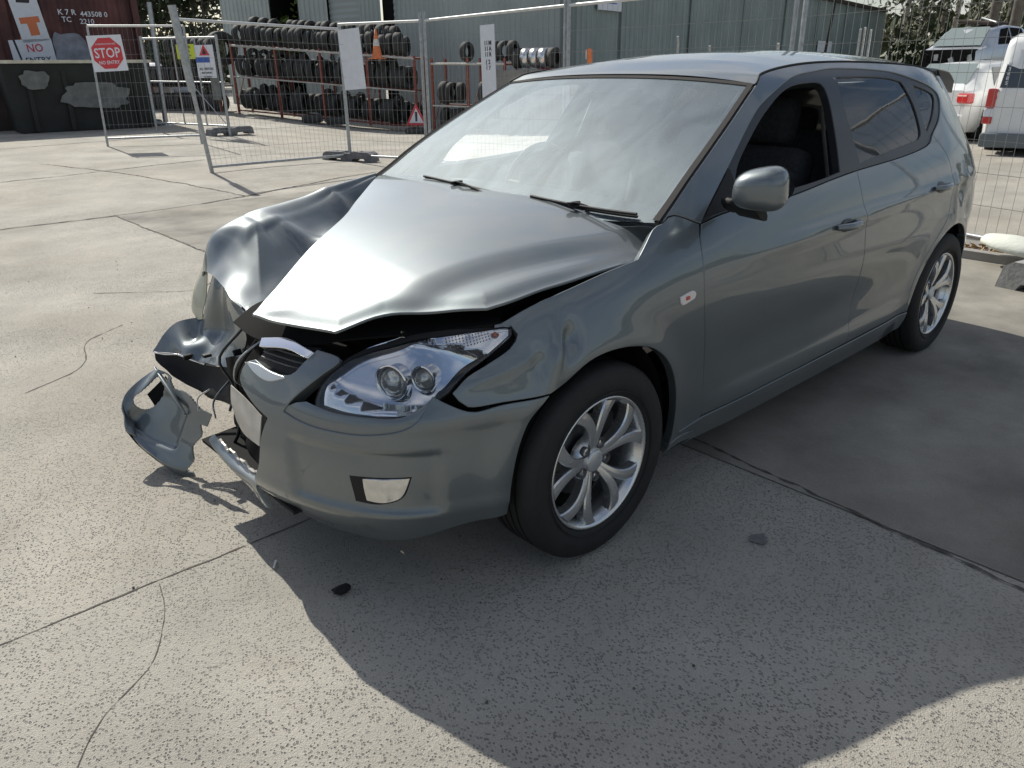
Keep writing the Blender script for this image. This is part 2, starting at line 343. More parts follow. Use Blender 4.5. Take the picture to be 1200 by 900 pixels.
# ------------------------------------------------------------------ ground
def gz(x, y):
    dx, dy = x - 1.592, y - 2.184; d = math.hypot(dx, dy); a = math.degrees(math.atan2(dy, dx)) % 360
    return float(np.interp(a, [150, 195, 212, 228, 236, 246, 256, 300], [0, 0, -.008, -.026, -.026, .010, .012, 0])) * min(max(d - 11, 0), 20)
def polargrid(name, m, r0=.0, r1=2500):
    rad = [0] + list(np.geomspace(1, r1, 60)); ang = np.linspace(0, 2 * math.pi, 145)[:-1]; mb = MB(); vs = []
    for r in rad:
        for a in ang: x, y = 1.592 + r * math.cos(a), 2.184 + r * math.sin(a); vs.append((x, y, gz(x, y)))
    n = len(ang); mb.add(vs, [(i * n + k, i * n + (k + 1) % n, (i + 1) * n + (k + 1) % n, (i + 1) * n + k) for i in range(len(rad) - 1) for k in range(n)], True); return mb.build(name, m)
gr = polargrid('ground', M['ground']); tag(gr, 'worn pale concrete yard', kind='structure')
# ------------------------------------------------------------------ the damaged hatchback: body surface
PLAN=np.array([(.80,0),(.785,.25),(.72,.50),(.60,.69),(.40,.805),(.20,.85),(0,.868),(-.35,.878),(-1.0,.885),(-1.8,.885),(-2.4,.878),(-2.65,.87),(-2.95,.845),(-3.15,.78),(-3.28,.66),(-3.36,.4),(-3.38,0)],float)
ZS=np.array([.18,.26,.36,.48,.60,.70,.78,.86,.93,1.0,1.1,1.2,1.3,1.38,1.43])
F0=[.08,.02,0,0,.03,.09,.20,.36,.55,.7,.8,.9,1,1.1,1.2]
F3=[.06,.02,0,0,.02,.08,.18,.32,.50,.6,.7,.8,.9,1,1.1]
F4=[.06,.03,.01,.005,.01,.04,.10,.19,.33,.5,.6,.7,.8,.9,1]
F5=[.06,.035,.015,.01,.004,.01,.04,.10,.20,.35,.5,.6,.7,.8,.9]
F6=[.07,.04,.02,.015,.004,0,.012,.05,.12,.24,.4,.5,.6,.7,.8]
F7=[.075,.045,.03,.02,.008,0,.002,.018,.05,.10,.16,.22,.28,.32,.38]
D=[.075,.045,.03,.02,.008,0,.0,.012,.03,.055,.10,.15,.205,.26,.32]
R12=[.10,.05,.02,.01,.005,0,.005,.015,.035,.065,.12,.18,.24,.30,.36]
R14=[.10,.04,.01,.0,.0,.0,.01,.03,.05,.09,.16,.24,.33,.40,.46]
R16=[.10,.04,.01,.0,.0,.02,.04,.06,.08,.11,.18,.26,.36,.46,.52]
PROF=np.array([F0,F0,F0,F3,F4,F5,F6,F7,D,D,D,D,R12,R12,R14,R16,R16])
def cr(P,t):
    n=len(P); i=int(min(max(np.floor(t),0),n-2)); f=t-i
    g=lambda k: P[k] if 0<=k<n else (2*P[0]-P[1] if k<0 else 2*P[-1]-P[-2])
    a,b,c,d=g(i-1),g(i),g(i+1),g(i+2)
    return .5*(2*b+(c-a)*f+(2*a-5*b+4*c-d)*f*f+(3*b-a-3*c+d)*f**3)
PP=np.vstack([[PLAN[1][0],-PLAN[1][1]],PLAN,[PLAN[-2][0],-PLAN[-2][1]]])
_T=np.linspace(0,16,1601); _C=np.array([cr(PP,t+1) for t in _T])
_dC=np.gradient(_C,axis=0); _N=np.stack([_dC[:,1],-_dC[:,0]],1); _N/=np.linalg.norm(_N,axis=1)[:,None]
# t parameter: plan index
def lin(tab,x0,dx,x):
    k=(x-x0)/dx; i=np.clip(np.floor(k).astype(int),0,len(tab)-2); f=(k-i)
    f=f if tab.ndim==1 else f[:,None]
    return tab[i]*(1-f)+tab[i+1]*f
ZF=np.linspace(.1,1.5,281)
def pchip(x,y,q):
    h=np.diff(x); d=np.diff(y)/h; m=np.zeros(len(x))
    for i in range(1,len(x)-1):
        m[i]=(h[i]*d[i-1]+h[i-1]*d[i])/(h[i]+h[i-1])
    m[0]=d[0]; m[-1]=d[-1]
    k=np.clip(np.searchsorted(x,q)-1,0,len(x)-2); t=(q-x[k])/h[k]
    return (2*t**3-3*t*t+1)*y[k]+(t**3-2*t*t+t)*h[k]*m[k]+(-2*t**3+3*t*t)*y[k+1]+(t**3-t*t)*h[k]*m[k+1]
def smooth_tables():
    A=np.array([pchip(ZS,np.array(r),ZF) for r in PROF])   # 17 x nz
    AA=np.vstack([A[1],A,A[-2]])
    return np.array([cr(AA,t+1) for t in _T])
_I=smooth_tables()
def B(t,z):
    t=np.atleast_1d(np.asarray(t,float)); z=np.atleast_1d(np.asarray(z,float))
    c=lin(_C,0,.01,t); n=lin(_N,0,.01,t)
    kt=np.clip(t/.01,0,1599.999); kz=np.clip((z-.1)/.005,0,279.999)
    i=kt.astype(int); j=kz.astype(int); a=(kt-i); b=(kz-j)
    ins=(_I[i,j]*(1-a)*(1-b)+_I[i+1,j]*a*(1-b)+_I[i,j+1]*(1-a)*b+_I[i+1,j+1]*a*b)
    return np.column_stack([c-n*ins[:,None],z])

_S = np.concatenate([[0], np.cumsum(np.hypot(*np.diff(_C, axis=0).T))])
def ss(e0, e1, x):
    t = np.clip((x - e0) / (e1 - e0), 0, 1); return t * t * (3 - 2 * t)
S_FW, S_RW = 1.374, 4.025                                     # arc length at the two axles
def sidedisp(s, z):
    d = np.zeros_like(s)
    for c in (S_FW, S_RW):
        r = np.hypot(s - c, z - .313); d += .014 * np.exp(-((r - .375) / .055) ** 2) * (z > .2)
    zc = .845 + .025 * (s - 2.5)                               # shoulder crease through the handles
    on = ss(1.9, 2.5, s) * (1 - ss(4.25, 4.5, s))
    d += on * (.011 * np.exp(-((z - zc) / .028) ** 2) - .004 * np.exp(-((z - zc + .09) / .05) ** 2))
    on2 = ss(1.8, 2.2, s) * (1 - ss(3.4, 3.7, s))
    d += on2 * (-.010 * np.exp(-((z - .50) / .10) ** 2) + .012 * ss(.40, .33, z))
    return d
def frontdisp(s, z):
    on = 1 - ss(1.0, 1.3, s); d = np.zeros_like(s)
    # bumper: raised belt with a fog lamp recess below it
    d += on * .008 * ss(.30, .50, s) * (np.exp(-((z - .585) / .03) ** 2))
    inx = ss(.36, .40, s) * (1 - ss(.80, .86, s))
    d += -.016 * inx * ss(.50, .478, z) * ss(.300, .330, z)
    d += .006 * on * np.exp(-((z - .31) / .03) ** 2)
    return d
def dentdisp(s, z):
    d = np.zeros_like(s)
    # buckle above the front of the wheel arch (left wing): a pressed pocket beside a sharp raised fold
    def fold(s0, z0, s1, z1, amp, wid, soft=.12):
        L_ = math.hypot(s1 - s0, z1 - z0); ux, uz = (s1 - s0) / L_, (z1 - z0) / L_; a_ = ((s - s0) * ux + (z - z0) * uz) / L_; w_ = -(s - s0) * uz + (z - z0) * ux
        return amp * np.exp(-np.abs(w_) / wid) * ss(-soft, .18, a_) * (1 - ss(.82, 1 + soft, a_))
    q = (s - 1.19) * .93 - (z - .715) * .36; w = (s - 1.19) * .36 + (z - .715) * .93
    d += .016 * np.exp(-(q / .020) ** 2 - (w / .060) ** 2)                       # raised fold
    q = (s - 1.238) * .93 - (z - .735) * .36; w = (s - 1.238) * .36 + (z - .735) * .93
    d += -.022 * np.exp(-(q / .026) ** 2 - (w / .045) ** 2)                      # pocket behind it
    d += -.012 * np.exp(-((s - 1.135) / .030) ** 2 - ((z - .685) / .050) ** 2)   # hollow in front of it
    d += .006 * np.exp(-((s - 1.02) / .10) ** 2 - ((z - .690 - (s - 1.02) * .25) / .016) ** 2)
    # dents in the rear quarter behind the rear handle
    d += -.020 * np.exp(-((s - 4.10) / .06) ** 2 - ((z - .84) / .055) ** 2) + .011 * np.exp(-((s - 4.0) / .03) ** 2 - ((z - .80) / .09) ** 2)
    d += -.012 * np.exp(-((s - 4.22) / .05) ** 2 - ((z - .74) / .05) ** 2) + .008 * np.exp(-((s - 4.16) / .02) ** 2 - ((z - .91) / .05) ** 2)
    return d
def Sfn(extra=0.0, dents=True, mir=False):
    def f(P):
        P = np.asarray(P, float); s, z = P[:, 0], P[:, 1]; t = np.interp(s, _S, _T)
        b = B(t, z); n = lin(_N, 0, .01, np.clip(t, 0, 15.999)); d = sidedisp(s, z) + frontdisp(s, z) + extra
        if dents and not mir: d = d + dentdisp(s, z)
        b[:, 0] += n[:, 0] * d; b[:, 1] += n[:, 1] * d
        if mir: b[:, 1] *= -1
        return b
    return f
def outline(lst, step=.022, closed=True):
    """points with an optional third item marking a corner -> evenly sampled smooth outline"""
    n = len(lst); cs = [i for i, p in enumerate(lst) if len(p) > 2]
    if not cs: lst = [tuple(lst[0][:2]) + (1,)] + list(lst[1:]); cs = [0]
    out = []
    for a, c in enumerate(cs):
        e = cs[(a + 1) % len(cs)]; idx = [c]; k = c
        while True:
            k = (k + 1) % n; idx.append(k)
            if k == e: break
        P = np.array([lst[i][:2] for i in idx], float)
        if len(P) > 1 and np.allclose(P[0], P[-1]) and len(P) == 2: continue
        d = [np.linalg.norm(P[i + 1] - P[i]) for i in range(len(P) - 1)]
        for i in range(len(P) - 1):
            m = max(1, int(round(d[i] / step)))
            for j in range(m): out.append(crom(P, i + j / m) if len(P) > 2 else P[0] + (P[1] - P[0]) * (j / m))
    o = np.array(out); keep = [0]
    for i in range(1, len(o)):
        if np.linalg.norm(o[i] - o[keep[-1]]) > step * .3: keep.append(i)
    o = o[keep]
    if np.linalg.norm(o[0] - o[-1]) < step * .3: o = o[:-1]
    A = .5 * np.sum(o[:, 0] * np.roll(o[:, 1], -1) - np.roll(o[:, 0], -1) * o[:, 1])
    return o if A > 0 else o[::-1]
def inpoly(P, poly):
    x, y = P[:, 0], P[:, 1]; c = np.zeros(len(P), bool); n = len(poly); j = n - 1
    for i in range(n):
        xi, yi = poly[i]; xj, yj = poly[j]
        if yi != yj: c ^= ((yi > y) != (yj > y)) & (x < (xj - xi) * (y - yi) / (yj - yi) + xi)
        j = i
    return c
def shrink(o, d):
    t = np.roll(o, -1, 0) - np.roll(o, 1, 0); n = np.stack([-t[:, 1], t[:, 0]], 1); n /= np.linalg.norm(n, axis=1)[:, None] + 1e-9
    return o + n * d
def panel(name, lst, mat_, parent, fn, holes=(), step=.03, th=.02, gap=.0035, round_=.003, lipmat=None, ostep=.022):
    """trimmed patch of a body surface with rounded edge and folded lip, exact surface normals"""
    loops = [shrink(outline(lst, ostep), gap)] + [shrink(outline(h, ostep), -gap)[::-1] for h in holes]
    o = loops[0]; mn, mxx = o.min(0), o.max(0)
    gx, gy = np.meshgrid(np.arange(mn[0] + step / 2, mxx[0], step), np.arange(mn[1] + step / 2, mxx[1], step)); gx[::2] += step * .25
    G = np.stack([gx.ravel(), gy.ravel()], 1); ok = inpoly(G, o)
    for h in loops[1:]: ok &= ~inpoly(G, h[::-1])
    G = G[ok]
    allo = np.vstack(loops); dm = np.array([np.min(np.hypot(*(allo - g_).T)) for g_ in G]) if len(G) else np.array([])
    G = G[dm > step * .45] if len(G) else G
    pts = np.vstack([allo, G]) if len(G) else allo; edges = []; k = 0
    for l in loops:
        edges += [(k + i, k + (i + 1) % len(l)) for i in range(len(l))]; k += len(l)
    vo, _, fo, *_r = delaunay_2d_cdt([Vector(p) for p in pts], edges, [], 0, 1e-6)
    V2 = np.array([tuple(v) for v in vo]); F = np.array([tuple(f) for f in fo]); cen = V2[F].mean(1)
    ok = inpoly(cen, o)
    for h in loops[1:]: ok &= ~inpoly(cen, h[::-1])
    F = F[ok]
    def nrm(P):
        e = 2e-3; a = fn(P + [e, 0]) - fn(P - [e, 0]); b = fn(P + [0, e]) - fn(P - [0, e]); n = np.cross(a, b); return n / (np.linalg.norm(n, axis=1)[:, None] + 1e-12)
    P3 = fn(V2); N3 = nrm(V2); c0 = np.array([-1.3, 0, .5])
    if np.sum((P3 - c0) * N3) < 0: N3 = -N3
    f0 = F[0]; fnm = np.cross(P3[f0[1]] - P3[f0[0]], P3[f0[2]] - P3[f0[0]])
    if np.dot(fnm, N3[f0[0]]) < 0: F = F[:, ::-1]
    verts = [P3]; norms = [N3]; faces = [tuple(f) for f in F.tolist()]; nv = len(P3)
    for l in loops:
        p = fn(l); n = nrm(l)
        if np.dot(n[0], N3[np.argmin(np.hypot(*(V2 - l[0]).T))]) < 0: n = -n
        tg = np.roll(p, -1, 0) - np.roll(p, 1, 0); lat = np.cross(tg, n); lat /= np.linalg.norm(lat, axis=1)[:, None] + 1e-12
        q2 = fn(shrink(l, .004)); s_ = np.sign(np.sum((p - q2) * lat, axis=1).mean()); lat *= s_
        m = len(l); nn = (n + lat); nn /= np.linalg.norm(nn, axis=1)[:, None]
        verts += [p, p + lat * round_ - n * round_, p + lat * round_ - n * round_, p + lat * round_ - n * th]; norms += [n, lat * .9 + n * .3, lat, lat]
        for i in range(m):
            j = (i + 1) % m
            for a, b in ((0, 1), (2, 3)):
                f = (nv + a * m + i, nv + a * m + j, nv + b * m + j, nv + b * m + i)
                faces.append(f if s_ > 0 else f[::-1])
        nv += 4 * m
    Vv = np.vstack(verts); Nn = np.vstack(norms); Nn /= np.linalg.norm(Nn, axis=1)[:, None] + 1e-12
    me = bpy.data.meshes.new(name); me.from_pydata(Vv.tolist(), [], faces); me.materials.append(mat_)
    # make winding agree with the wanted normals
    me.update(); fl = [i for i, p in enumerate(me.polygons) if np.dot(np.array(p.normal), Nn[p.vertices[0]]) < 0]
    if fl:
        bm = bmesh.new(); bm.from_mesh(me); bm.faces.ensure_lookup_table(); bmesh.ops.reverse_faces(bm, faces=[bm.faces[i] for i in fl]); bm.to_mesh(me); bm.free()
    me.polygons.foreach_set('use_smooth', [True] * len(me.polygons)); me.update()
    me.normals_split_custom_set_from_vertices(Nn.tolist())
    ob = bpy.data.objects.new(name, me); COL.objects.link(ob); ob.parent = parent
    return ob

# outlines in body coordinates (arc length from the nose, height); the 1 marks a corner
O_bumper = [(.412,.721),(.512,.712),(.465,.67),(.389,.605),(.353,.560,1),(.42,.546),(.509,.540),(.641,.545),(.759,.572),(.826,.645,1),(.864,.624),(.93,.599),(1.015,.606),(1.149,.6045,1),(1.087,.549),(1.049,.455),(1.032,.35),(1.027,.259,1),(.887,.25),(.786,.225),(.637,.188),(.449,.165),(.261,.175),(.129,.228,1),(.221,.358),(.261,.468),(.29,.526,1),(.227,.547),(.149,.583),(.128,.606),(.142,.645),(.183,.662,1),(.276,.648),(.354,.655),(.387,.69),(.412,.721,1)]
O_lens = [(.467,.591,1),(.465,.625),(.495,.674),(.571,.722),(.724,.752),(.907,.774),(1.057,.787),(1.086,.783),(1.08,.767),(.997,.724),(.926,.689),(.869,.646),(.85,.637,1),(.806,.607),(.737,.592),(.64,.586),(.547,.584)]
ARCHF = [(1.155,.608,1),(1.206,.628),(1.287,.67),(1.374,.682),(1.474,.671),(1.57,.639),(1.657,.573),(1.714,.482),(1.738,.387),(1.745,.299),(1.745,.24,1)]
O_fender = [(1.034,.795,1),(1.083,.793),(1.092,.774),(1.059,.743),(.982,.711),(.926,.687),(.879,.65,1),(.916,.612),(1.015,.611)] + ARCHF + [(1.90,.24,1),(1.924,.304),(1.882,.521),(1.826,.743),(1.828,.901),(1.856,.967,1),(1.763,1.001),(1.7,.984),(1.66,.974),(1.552,.907,1),(1.39,.884),(1.184,.844)]
O_fdoor = [(1.864,.966,1),(2.029,.985),(2.351,.991),(2.708,1.018),(2.928,1.031,1),(2.935,.93),(2.96,.78),(2.99,.6),(3.0,.4),(3.0,.300,1),(1.924,.290,1),(1.882,.521),(1.826,.743),(1.828,.901)]
O_rdoor = [(2.928,1.031,1),(3.418,1.048),(3.714,1.073),(3.80,1.112,1),(3.92,1.0),(3.93,.85),(3.90,.74),(3.80,.655),(3.70,.56),(3.64,.45),(3.62,.300,1),(3.0,.300,1),(3.0,.4),(2.99,.6),(2.96,.78),(2.935,.93)]
O_dlo = [(1.864,.966,1),(2.051,1.096),(2.292,1.248),(2.432,1.312),(2.671,1.378),(2.911,1.400),(3.126,1.408),(3.515,1.396),(3.737,1.370),(4.02,1.307),(4.06,1.26),(3.95,1.18),(3.80,1.112,1),(3.714,1.073),(3.418,1.048),(2.928,1.031),(2.708,1.018),(2.351,.991),(2.029,.985)]
O_fwin = [(2.07,1.009,1),(2.13,1.105),(2.255,1.19),(2.418,1.278),(2.611,1.345),(2.808,1.361),(2.887,1.351),(2.899,1.31),(2.86,1.193),(2.80,1.037,1),(2.603,1.022),(2.356,1.012)]
O_rwin = [(3.05,1.376,1),(3.421,1.372),(3.62,1.355),(3.677,1.33),(3.707,1.231),(3.687,1.13),(3.633,1.10,1),(2.99,1.055,1),(2.992,1.168),(3.01,1.301)]
O_qwin = [(3.793,1.332,1),(3.96,1.295),(3.99,1.265),(3.87,1.180),(3.76,1.125,1),(3.755,1.18),(3.771,1.255)]
SEAM = [(1.70,.984),(1.778,1.029),(1.91,1.11),(2.125,1.224),(2.405,1.362),(2.521,1.400),(2.878,1.428),(3.332,1.432),(3.9,1.415),(4.30,1.375)]
_a = lambda s0, d0, d1, r: [(s0 + r * math.cos(R(a)), .313 + r * math.sin(R(a))) for a in np.linspace(d0, d1, 9)]
AR = _a(S_RW, 48, 168, .365)
O_side = [SEAM[0] + (1,)] + SEAM[1:] + [(4.36,1.365,1),(4.42,1.28),(4.50,1.12),(4.56,1.0),(4.585,.93,1),(4.52,.80),(4.50,.68),(4.50,.60,1)] + [(4.40,.59)] + [AR[0] + (1,)] + AR[1:] + [(3.655,.300,1),(3.62,.300,1),(3.64,.45),(3.70,.56),(3.80,.655),(3.90,.74),(3.93,.85),(3.92,1.0),(3.80,1.112,1),(3.95,1.18),(4.06,1.26),(4.02,1.307),(3.737,1.370),(3.515,1.396),(3.126,1.408),(2.911,1.400),(2.671,1.378),(2.432,1.312),(2.292,1.248),(2.051,1.096),(1.864,.966,1),(1.763,1.001)]
O_rocker = [(1.90,.24,1),(1.93,.287),(3.655,.297,1),(3.66,.19,1),(1.76,.19,1),(1.75,.24)]
O_rbump = [(4.50,.60,1)] + [(4.40,.585)] + [AR[0] + (1,)] + _a(S_RW, 42, 0, .365)[1:-1] + [(4.39,.25,1),(4.6,.20),(5.391,.20,1),(5.391,.60,1),(4.9,.60)]
O_tail = [(4.585,.93,1),(4.52,.80),(4.50,.68),(4.50,.60,1),(4.75,.60,1),(4.78,.80),(4.80,.97,1),(4.70,.985)]
O_gate = [(4.75,.60,1),(5.391,.60,1),(5.391,.98,1),(4.80,.97,1),(4.78,.80)]
O_gateup = [(4.585,.93,1),(4.70,.985),(4.80,.97,1),(5.391,.98,1),(5.391,1.34,1),(4.9,1.36),(4.36,1.365,1),(4.42,1.28),(4.50,1.12),(4.56,1.0)]
O_rglass = [(4.72,1.02,1),(5.391,1.02,1),(5.391,1.30,1),(4.62,1.31,1)]

car = thing('damaged_hatchback', 'grey-green five-door hatchback with crushed front corner, torn bumper and buckled bonnet', 'car')
P_ = M['paint']
front_bumper = panel('front_bumper', O_bumper, P_, car, Sfn(), step=.02, th=.045, gap=.002, ostep=.015)
lfender = panel('front_wing', O_fender, P_, car, Sfn(), step=.0095, th=.03)
lfender['label'] = 'left front wing buckled above the wheel arch'
SEAMS = outline([q + (1,) if i in (0, 9) else q for i, q in enumerate(SEAM)], .03)
for mir in (False, True):
    f = Sfn(mir=mir); g_ = Sfn(-.007, mir=mir); g2 = Sfn(-.014, mir=mir)
    panel('body_side', O_side, P_, car, f, th=.03)
    d1 = panel('front_door', O_fdoor, P_, car, f, th=.03)
    d2 = panel('rear_door', O_rdoor, P_, car, f, th=.03)
    panel('sill', O_rocker, P_, car, Sfn(.004, mir=mir), th=.05)
    panel('window_frame', O_dlo, M['satin'], car, g_, holes=(O_fwin, O_rwin, O_qwin), th=.03, gap=.001)
    panel('window_glass', O_rwin, M['glass'], d2, g2, th=.004, gap=-.004, round_=.001)
    panel('quarter_glass', O_qwin, M['dark_glass'], car, g2, th=.004, gap=-.004, round_=.001)
    rb = panel('rear_bumper', O_rbump, P_, car, f, th=.04)
    panel('tail_lamp', O_tail, M['red'], car, Sfn(-.003, mir=mir), th=.03)
    panel('tailgate', O_gate, P_, car, f, th=.03)
    panel('tailgate_upper', O_gateup, P_, car, f, holes=(), th=.02)
    panel('rear_glass', O_rglass, M['dark_glass'], car, Sfn(.004, mir=mir), th=.004)
    if mir: panel('front_wing', [(1.40,.684,1)] + ARCHF[4:] + O_fender[20:25] + [(1.856,.967,1),(1.763,1.001),(1.7,.984),(1.66,.974),(1.552,.93,1),(1.42,.92,1)], P_, car, f, th=.03)
# ------------------------------------------------------------------ bonnet (raised and folded along a diagonal)
def hc(x):
    xs = np.array([-.6, -.3, 0, .25, .45, .6, .72, .9]); zs = np.array([.972, .968, .952, .915, .870, .828, .785, .70]); return pchip(xs, zs, np.atleast_1d(x))
def Hfn(P):
    P = np.asarray(P, float); x, y = P[:, 0], P[:, 1]; ay = np.abs(y)
    z = hc(x) - .062 * (ay / .8) ** 2.4 + .017 * np.exp(-((x + .35) / .25) ** 2) * (1 - (ay / .8) ** 2)
    z += .052 * np.clip((-y - .1) / .6, 0, 1) ** 1.5 * ss(.15, -.3, x)
    yl = .50 + .17 * ss(.40, -.35, x)                                # power line down each side
    z += .016 * (1 - ss(yl - .02, yl + .09, y)) * ss(.62, .35, x) - .006 * np.exp(-((y - yl - .10) / .05) ** 2) * ss(.6, .3, x)
    z += -.010 * np.exp(-((x - .60) / .10) ** 2 - ((y - .20) / .09) ** 2) + .006 * np.exp(-((x - .6 + (y - .3) * .7) / .03) ** 2) * ss(.45, .1, y)
    F_ = np.array([(-0.213, 0.792), (-0.04, 0.783), (0.066, 0.773), (0.16, 0.754), (0.252, 0.74), (0.324, 0.719), (0.401, 0.635), (0.515, 0.524), (0.632, 0.468), (0.673, 0.324), (0.706, 0.144)]); q = np.full(len(x), 9.)
    for a_, b_ in zip(F_[:-1], F_[1:]):
        e = b_ - a_; t_ = np.clip(((x - a_[0]) * e[0] + (y - a_[1]) * e[1]) / (e @ e), 0, 1); q = np.minimum(q, np.hypot(x - a_[0] - t_ * e[0], y - a_[1] - t_ * e[1]))
    z += .004 - .012 * np.exp(-(q / .034) ** 2)                          # edge of the skin rolls down
    return np.column_stack([x, y, z])
O_hood = [(-0.455, 0.66, 1), (-0.3, 0.77), (-0.213, 0.792, 1), (-0.04, 0.783), (0.066, 0.773), (0.16, 0.754), (0.252, 0.74), (0.324, 0.719, 1), (0.401, 0.635), (0.515, 0.524), (0.632, 0.468, 1), (0.673, 0.324), (0.706, 0.144, 1), (0.616, 0.098), (0.477, 0.007), (0.198, -0.188), (0.02, -0.37), (-0.16, -0.55), (-0.33, -0.72, 1), (-0.4, -0.55), (-0.36, -0.3), (-0.33, 0), (-0.36, 0.3), (-0.41, 0.55)]
hood = panel('bonnet', O_hood, P_, car, Hfn, step=.010, th=.007, gap=.0)
hood['label'] = 'bonnet sprung open and folded down on one side'
# ------------------------------------------------------------------ folded flap and wing on the crushed side
r0 = [(-.30,-.80,.90),(-.15,-.85,.86),(.03,-.85,.82),(.22,-.84,.79),(.352,-.83,.77),(.42,-.83,.75),(.455,-.81,.70),(.483,-.79,.67)]
r1 = [(-0.311, -0.73, 1.003), (-0.129, -0.75, 0.976), (0.055, -0.75, 0.943), (0.249, -0.74, 0.917), (0.381, -0.73, 0.882), (0.443, -0.73, 0.849), (0.477, -0.73, 0.789), (0.499, -0.73, 0.716)]
r2 = [(-0.297, -0.71, 0.999), (-0.109, -0.7, 0.955), (0.042, -0.67, 0.933), (0.211, -0.64, 0.904), (0.345, -0.62, 0.892), (0.407, -0.61, 0.845), (0.459, -0.61, 0.789), (0.514, -0.61, 0.727)]
r4 = [(-0.29, -0.67, 0.96), (-0.12, -0.61, 0.885), (0.062, -0.477, 0.846), (0.191, -0.442, 0.772), (0.32, -0.378, 0.724), (0.423, -0.318, 0.692), (0.495, -0.253, 0.681), (0.587, -0.152, 0.681)]
r0, r1, r2, r4 = map(np.array, (r0, r1, r2, r4))
def flapdisp(P, N_):
    def gz(cx, cy, rx, ry, a, rot=0):
        dx, dy = P[..., 0] - cx, P[..., 1] - cy; u = dx * math.cos(rot) + dy * math.sin(rot); w = -dx * math.sin(rot) + dy * math.cos(rot)
        return a * np.exp(-(u / rx) ** 2 - (w / ry) ** 2)
    P = P.copy()
    P[..., 2] += gz(.04, -.58, .12, .10, -.040) + gz(.16, -.50, .035, .14, .018, .5) + gz(-.09, -.62, .03, .08, .010, .3)
    def fr(cx, cy, rx, ry, a, rot):
        dx, dy = P[..., 0] - cx, P[..., 1] - cy; u = dx * math.cos(rot) + dy * math.sin(rot); w = -dx * math.sin(rot) + dy * math.cos(rot); return a * np.exp(-np.abs(u) / rx - (w / ry) ** 2)
    P[..., 2] += fr(.20, -.52, .022, .10, .012, .25) + fr(.37, -.50, .018, .12, .012, -.5) + fr(-.08, -.68, .02, .06, .010, .4) - fr(.30, -.62, .018, .09, .010, .1)
    return P
m1, m2, m3 = r2 * .75 + r4 * .25, r2 * .5 + r4 * .5, r2 * .22 + r4 * .78
m1 = m1 + [0, 0, .004]; m2 = m2 + [0, 0, .002]; m3 = m3 + [0, 0, -.004]
flap = surface([r0, r1, r2, m1, m2, m3, r4], 'crumpled_wing', P_, car, 12, 14, .006, wob=.004, disp=flapdisp, flip=True)
flap['label'] = 'right front wing and bonnet edge crumpled into folds'
lensR = [[(.461,-.80,.735),(.51,-.825,.627),(.529,-.825,.554),(.523,-.80,.518)], [(.474,-.745,.715),(.493,-.745,.622),(.512,-.755,.56),(.518,-.76,.523)]]
lo = surface([[(.40,-.86,.74),(.44,-.875,.65),(.47,-.87,.57),(.48,-.86,.52)]] + lensR, 'headlight_lens', mat('yellowed_lens_edge', (.62, .60, .46), .3, coat=1), car, 6, 6, .004)
lo['label'] = 'crushed right headlight seen edge on'
C0 = [(.503,-.8,.517),(.601,-.84,.502),(.665,-.86,.442),(.692,-.86,.402)]; C1 = [(.488,-.72,.642),(.535,-.76,.463),(.611,-.76,.436),(.632,-.78,.404)]
C2 = [(.487,-.6,.642),(.489,-.62,.51),(.552,-.62,.432),(.592,-.62,.394)]; C3 = [(.544,-.25,.65),(.531,-.32,.559),(.544,-.36,.491),(.576,-.38,.435)]
C0b = [(.474,-.755,.70),(.503,-.80,.53),(.640,-.865,.50),(.70,-.88,.43)]
C1 = [(.462,-.70,.715)] + C1; C2 = [(.470,-.60,.705)] + C2; C3 = [(.585,-.22,.70)] + C3
bf = surface([[(.43,-.77,.62),(.45,-.79,.56),(.503,-.815,.517),(.601,-.85,.502),(.692,-.87,.402)], C1, [tuple((np.array(a) + np.array(b)) / 2 + [.012, 0, .006]) for a, b in zip(C1, C2)], C2, [tuple((np.array(a) + np.array(b)) / 2 + [.02, 0, .01]) for a, b in zip(C2, C3)], C3], 'bumper_fragment', P_, car, 8, 8, .006, wob=.010)
bf['label'] = 'pushed-in right half of the bumper'
D0 = [(.692,-.86,.402),(.633,-.78,.397),(.593,-.62,.387),(.566,-.38,.439)]; D1 = [(.695,-.84,.369),(.639,-.76,.332),(.6,-.58,.341),(.593,-.32,.398)]; D2 = [(.662,-.8,.342),(.636,-.7,.291),(.618,-.52,.288),(.62,-.25,.33)]
surface([D0, D1, D2, [(.55,-.8,.40),(.54,-.7,.36),(.5,-.52,.34),(.5,-.25,.38)]], 'bumper_underside', M['black'], car, 8, 8, .005, wob=.01)
# bare metal edge and clips along the tear
te = MB(); te.tube([C0[3], (.665,-.82,.398), (.632,-.78,.400), (.61,-.70,.392), (.592,-.62,.39)], .004, 6); te.build('torn_edge', M['chrome'], bf)
hb = MB(); hb.tube([(.41,-.86,.60), (.41,-.86,.50)], .011, 10); hb.tube([(.41,-.86,.60), (.41,-.86,.606)], .014, 10); hb.build('bent_bolt', mat('rusty_bolt', (.09, .05, .035), .8), car)
